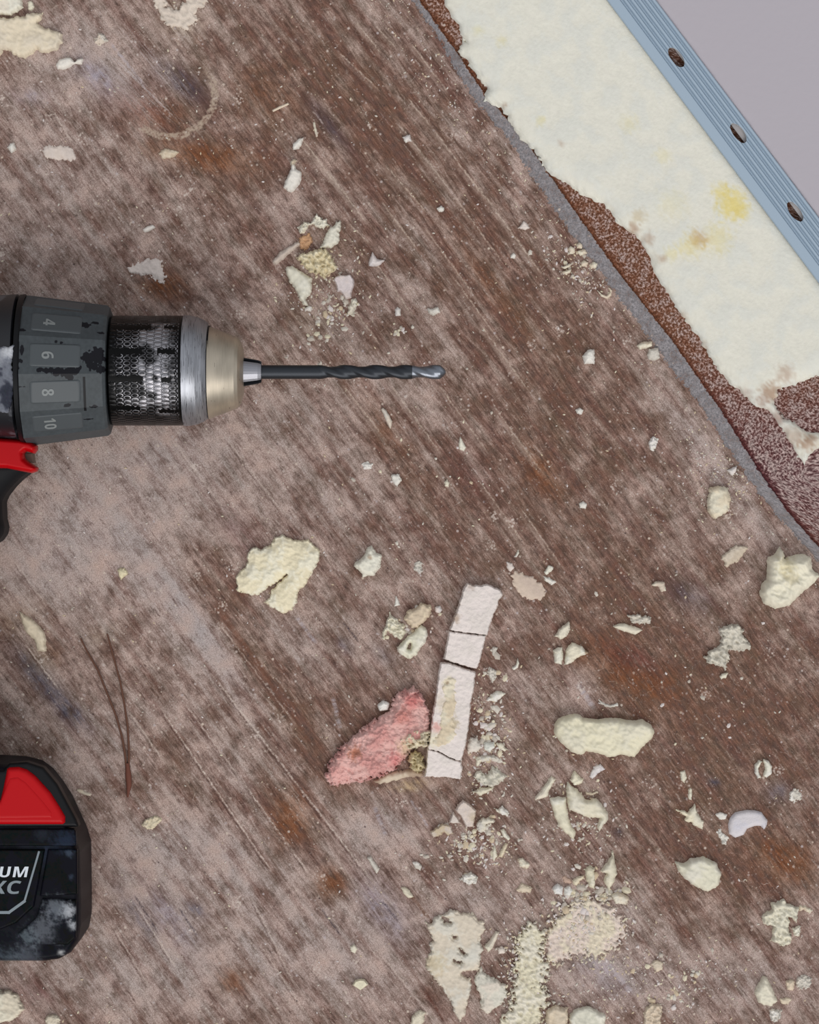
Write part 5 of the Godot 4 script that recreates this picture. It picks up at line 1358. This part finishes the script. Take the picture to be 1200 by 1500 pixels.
	scrap("foam_sheet", "large flat pale foam sheet pierced by small holes, at the bottom", "foam sheet", {"h": 2.6, "mode": 0, "rag": 1.8, "color": c8(200, 186, 166), "color2": c8(196, 190, 176), "cell": 1.1, "vary": 0.08, "stains": [[640, 1405, 14, c8(214, 208, 192), 0.6], [636, 1412, 20, c8(196, 176, 140), 0.5], [690, 1402, 14, c8(212, 210, 200), 0.6]]},
		[645, 1341, 652, 1338, 660, 1331, 668, 1335, 678, 1337, 693, 1337.5, 703.5, 1349.5, 710, 1350, 711, 1363, 705, 1372, 704, 1381, 708, 1388.5, 703.5, 1408, 702, 1420, 692, 1423, 677, 1425, 676, 1429, 690, 1433, 691, 1447, 688, 1462, 684, 1472, 684, 1484.5, 673.5, 1498, 667.5, 1487.5, 660, 1468, 649.5, 1450, 634.5, 1432, 624, 1417, 624, 1405, 631.5, 1396, 628.5, 1384, 634.5, 1378, 628.5, 1364.5, 622.5, 1349.5, 630, 1354, 636, 1343.5], "",
		[pts([647, 1341, 653, 1345, 661, 1350, 658, 1353, 650, 1350]), pts([663, 1370, 668, 1373, 667, 1375, 663, 1373]), pts([673, 1389, 681, 1397, 678, 1399, 674, 1394]), pts([665, 1406, 677, 1411, 674, 1414, 667, 1410])])
	scrap("foam_sheet", "greenish-white foam sheet right of the large pierced one", "foam sheet", {"h": 3.0, "mode": 0, "rag": 1.8, "color": c8(198, 194, 180), "color2": c8(204, 192, 176), "cell": 1.1}, [695, 1434, 705, 1417, 714, 1429, 729, 1435, 741, 1444, 744, 1457, 735, 1471, 718.5, 1483, 711, 1486, 703.5, 1474, 704, 1457, 698, 1448])
	scrap("foam_shaving", "pale tapering stick at the right edge of the large pierced sheet", "foam shaving", flake.call(3.0, c8(206, 194, 176), cream, 0.5), [726, 1364, 732, 1366, 726, 1380, 721, 1391, 715, 1395, 709, 1386, 718, 1377])
	scrap("foam_crumb", "white crumb right of the tapering stick", "foam crumb", lump.call(2.0, c8(204, 190, 180), white, 4.0, 1.0), [728, 1390, 735, 1386, 742, 1388, 740, 1396, 730, 1397])
	scrap("foam_slice", "cream slice at the bottom edge, below the large pierced sheet", "foam slice", lump.call(3.0, c8(206, 196, 172), cream, 7.0, 1.2), [602, 1492, 607, 1485, 614, 1480, 623, 1483, 622, 1494, 618, 1512, 602, 1512])
	scrap("foam_slice", "tan block at the bottom edge, left half of a two-toned pair", "foam slice", flake.call(3.6, c8(198, 178, 150), tan, 1.2), [800, 1482, 806, 1475, 815, 1473, 824, 1476, 833, 1477, 832, 1512, 798, 1512])
	scrap("foam_slice", "greenish-white block at the bottom edge, right half of a two-toned pair", "foam slice", flake.call(3.6, c8(200, 198, 180), pale, 1.2), [834, 1486, 845, 1478, 860, 1474, 875, 1480, 888, 1487, 886, 1512, 834, 1512])
	scrap("foam_slice", "tan rough flake at the bottom edge, right of the two-toned pair", "foam slice", shred.call(2.8, c8(194, 174, 150), tan, 1.4), [943, 1484, 948, 1475, 957, 1470, 970, 1472, 969, 1490, 967, 1512, 944, 1512])
	scrap("plaster_crumb", "round flat tan crumb above the tan rough flake", "plaster crumb", flake.call(2.0, c8(196, 180, 158), tan, 0.8), [954, 1413, 958, 1408, 963, 1406, 972, 1410, 971, 1420, 961, 1424])

	# two dry pine needles joined at the foot
	var pn := thing("pine_needles", "pair of thin dry brown pine needles joined at the foot, above the battery", "pine needles", at(186, 1138))
	for n in [[[118, 935], [128, 955], [143.5, 982], [158, 1018], [170.5, 1050], [179, 1080], [184, 1110], [186, 1140]], [[157, 928], [165, 958], [176, 998], [182, 1030], [187, 1064], [189, 1100], [188, 1140]]]:
		var path := PackedVector3Array()
		var rad := PackedFloat32Array()
		for i in n.size():
			path.append(at(n[i][0], n[i][1], 0.0012) - pn.position)
			rad.append(0.0004 + 0.0002 * i / n.size())
		piece("needle", tube(path, rad), MAT.twig, pn)
	var foot := PackedVector3Array()
	for p in [[187, 1118], [188, 1136], [189, 1150], [187, 1168]]: foot.append(at(p[0], p[1], 0.0014) - pn.position)
	piece("needle_sheath", tube(foot, PackedFloat32Array([0.0008, 0.0015, 0.0013, 0.0004])), mat(c8(104, 60, 46), 0.85), pn, Vector3.ZERO, "reddish-brown sheath at the foot")

	build_heaps()

# grains and shavings nobody could count
func grain_mesh(sd: int, long: float) -> ArrayMesh:
	var r := RandomNumberGenerator.new()
	r.seed = sd
	var v := PackedVector3Array()
	var idx := PackedInt32Array()
	var m := 6
	v.append(Vector3(0, 0.42, 0))
	for l in 2:
		for s in m:
			var a := TAU * s / m
			var q := r.randf_range(0.42, 1.2) * (0.72 if l == 0 else 1.0)
			v.append(Vector3(cos(a) * q * 0.5 * long, (0.36 if l == 0 else 0.0) * r.randf_range(0.8, 1.2), sin(a) * q * 0.5))
	for s in m:
		var a := 1 + s
		var b := 1 + (s + 1) % m
		idx.append_array(PackedInt32Array([0, a, b, a, a + m, b + m, a, b + m, b]))
	return mesh_of(v, smooth_normals(v, idx), idx)

func build_heaps() -> void:
	# low heaps of sawdust and foam dust at the bottom
	var hs := [
		["sawdust_heap", "greenish-cream heap of fine foam sawdust at the bottom, right of the foam sheets", c8(214, 206, 182), c8(218, 211, 194), 2.4, [766, 1362, 774, 1352, 786, 1352, 792, 1362, 802, 1375, 796, 1388, 793, 1400, 802, 1412, 804, 1424, 797, 1445, 804, 1460, 806, 1470, 795, 1478, 790, 1512, 728, 1512, 738, 1490, 750, 1470, 752, 1446, 756, 1420, 758, 1396, 757, 1376]],
		["sawdust_heap", "broad pinkish heap of fine plaster dust under the leaf-shaped foam shavings", c8(214, 198, 186), c8(216, 204, 182), 1.8, [800, 1366, 812, 1348, 826, 1336, 842, 1322, 860, 1316, 880, 1322, 900, 1334, 914, 1350, 918, 1366, 908, 1384, 892, 1396, 872, 1404, 850, 1398, 832, 1402, 816, 1414, 804, 1412, 797, 1394]]]
	for q in hs:
		var s := solid(pts(q[5]), {"h": q[4], "mode": 2, "rag": 8.0, "color": q[2], "color2": q[3], "vary": 0.22, "cell": 1.5})
		tag(piece(q[0], s.mesh, MAT.foam, self, s.mid), q[1], "sawdust heap", "", "stuff")
	# crumbs one can count, in their clusters: [x, y, spread x, spread y, how many, size, label, tint]
	var kinds: Array[ArrayMesh] = []
	for i in 6: kinds.append(grain_mesh(40 + i, 1.0 + 0.35 * (i % 3)))
	var tints := [c8(214, 204, 180), c8(204, 196, 184), c8(198, 180, 154), c8(212, 202, 198), c8(186, 176, 164)]
	var tm: Array[StandardMaterial3D] = []
	for c in tints: tm.append(mat(c, 0.92, 0.0, 0.25))
	var proto := {}
	var clusters := [
		[718, 1060, 26, 66, 44, 7.5, "tiny cream foam crumb scattered along the right side of the plaster strip"],
		[700, 1230, 42, 26, 34, 7.5, "tiny foam crumb in the scatter below the pink plaster chips"],
		[864, 1316, 52, 34, 48, 10.0, "tiny foam crumb on the upper part of the sawdust heap"],
		[846, 1200, 40, 34, 22, 6.5, "tiny foam crumb among the curled shavings below the long rounded piece"],
		[494, 450, 30, 26, 24, 6.5, "tiny pale crumb below the torn foam above the drill bit"],
		[470, 490, 22, 24, 12, 6.5, "tiny pale crumb in the grooves between torn foam and drill bit"],
		[606, 910, 34, 38, 18, 6.0, "tiny foam crumb round the torn group above the plaster strip"],
		[588, 486, 20, 12, 12, 5.5, "tiny white crumb in the spatter right above the drill bit"],
		[830, 390, 50, 34, 16, 6.0, "tiny cream crumb along the upper seam"],
		[990, 1430, 60, 40, 24, 7.0, "tiny tan crumb on the dusty boards right of the heap"],
		[900, 320, 60, 14, 0, 6.0, ""],
		[1000, 1000, 170, 150, 26, 5.0, "tiny white grain strewn over the dark board"],
		[640, 680, 170, 110, 20, 4.6, "tiny white grain strewn over the streaked middle of the board"],
	]
	for c in clusters:
		for i in c[4]:
			var kd := rng.randi() % 6
			var tn := rng.randi() % 5
			var key := kd * 8 + tn
			var x: float = c[0] + rng.randfn() * c[2] * 0.55
			var y: float = c[1] + rng.randfn() * c[3] * 0.55
			if x > 636 and x < 706 and y > 855 and y < 1142 and absf(x - (700 - (y - 860) * 0.21)) < 34: x += 46
			var o: MeshInstance3D
			if proto.has(key):
				o = proto[key].duplicate()
				o.name = numbered("tiny_crumb")
				add_child(o)
			else:
				o = piece("tiny_crumb", kinds[kd], tm[tn], self)
				proto[key] = o
			var sz: float = c[5] * U * rng.randf_range(0.6, 1.35)
			o.position = at(x, y, 0.0) + Vector3(0, 0.0 if c[0] != 864 or y < 1326 else 0.0011, 0)
			o.rotation.y = rng.randf() * TAU
			o.scale = Vector3(sz, sz * rng.randf_range(0.5, 0.9), sz)
			tag(o, c[6], "crumb", c[6])
	# finer still: dust grains all over, denser near the heaps and by the cut foam
	var spots := [[600, 750, 640, 800, 1500, 2.6], [770, 1430, 34, 90, 700, 3.6], [860, 1356, 60, 50, 700, 3.8], [716, 1100, 40, 120, 260, 3.4], [700, 1240, 60, 40, 200, 3.6], [480, 430, 60, 80, 200, 3.4], [850, 1210, 60, 60, 160, 3.4], [1010, 560, 110, 150, 0, 2.5], [960, 1440, 150, 60, 260, 3.2], [870, 400, 60, 60, 140, 3.0], [1060, 700, 70, 70, 260, 2.6]]
	var total := 0
	for s in spots: total += s[4]
	var mm := MultiMesh.new()
	mm.transform_format = MultiMesh.TRANSFORM_3D
	mm.use_colors = true
	mm.mesh = grain_mesh(77, 1.4)
	mm.instance_count = total
	var n := 0
	for s in spots:
		for i in s[4]:
			var x: float = s[0] + (rng.randf_range(-1, 1) * s[2] if s[2] > 300 else rng.randfn() * s[2] * 0.5)
			var y: float = s[1] + (rng.randf_range(-1, 1) * s[3] if s[3] > 300 else rng.randfn() * s[3] * 0.5)
			if x > seam_x(seam_l, y) - 4.0: x = seam_x(seam_l, y) - 4.0 - rng.randf() * 60.0
			var sz: float = s[5] * U * (0.45 + 0.9 * pow(rng.randf(), 2.0))
			var lift := 0.0009 if s[4] == 700 else 0.0
			mm.set_instance_transform(n, Transform3D(Basis(Vector3.UP, rng.randf() * TAU).scaled(Vector3(sz, sz * 0.7, sz)), at(x, y, 0.0) + Vector3(0, lift, 0)))
			mm.set_instance_color(n, tints[rng.randi() % 5].srgb_to_linear())
			n += 1
	var mi := MultiMeshInstance3D.new()
	mi.name = "dust_grains"
	mi.multimesh = mm
	var gm := mat(Color.WHITE, 0.95, 0.0, 0.2)
	gm.vertex_color_use_as_albedo = true
	mi.material_override = gm
	add_child(mi)
	tag(mi, "fine pale building dust grains strewn over the brown floorboard", "dust", "", "stuff")

func _ready() -> void:
	rng.seed = 7
	nz.seed = 3
	nz.frequency = 0.11
	nz.fractal_octaves = 2
	nz2.seed = 4
	nz2.frequency = 0.022
	nz2.fractal_octaves = 2

	# camera, sky, light
	var cam := Camera3D.new()
	cam.name = "camera"
	cam.fov = 18.0
	cam.near = 0.05
	cam.position = Vector3(0, EYE, 0)
	cam.rotation_degrees = Vector3(-90, 0, 0)
	cam.current = true
	add_child(cam)
	var sky := ProceduralSkyMaterial.new()
	sky.sky_top_color = c8(214, 217, 222)
	sky.sky_horizon_color = c8(120, 118, 118)
	sky.sky_curve = 0.5
	sky.ground_bottom_color = c8(120, 112, 106)
	sky.ground_horizon_color = c8(150, 146, 142)
	var env := Environment.new()
	env.background_mode = Environment.BG_SKY
	env.sky = Sky.new()
	env.sky.sky_material = sky
	env.tonemap_mode = Environment.TONE_MAPPER_LINEAR
	env.tonemap_exposure = 1.06
	env.sdfgi_enabled = true
	env.ssao_enabled = true
	env.ssil_enabled = true
	var we := WorldEnvironment.new()
	we.name = "world"
	we.environment = env
	add_child(we)
	var sun := DirectionalLight3D.new()
	sun.name = "daylight"
	sun.light_energy = 0.5
	sun.light_color = c8(255, 252, 248)
	sun.light_angular_distance = 45.0
	sun.shadow_enabled = true
	sun.sky_mode = DirectionalLight3D.SKY_MODE_LIGHT_ONLY
	add_child(sun)
	sun.look_at_from_position(Vector3(0.25, 1.0, 0.95), Vector3.ZERO)

	make_materials()
	MAT["pad"] = mat(c8(72, 77, 80), 0.45, 0.0, 0.4)
	MAT["numeral"] = mat(c8(122, 126, 126), 0.6)
	MAT["tip_steel"] = mat(c8(118, 122, 130), 0.3, 0.85)
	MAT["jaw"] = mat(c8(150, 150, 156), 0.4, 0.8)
	MAT["tan"] = mat(c8(120, 100, 88), 0.7)
	paint_floor()
	build_setting()
	build_drill()
	build_scraps()
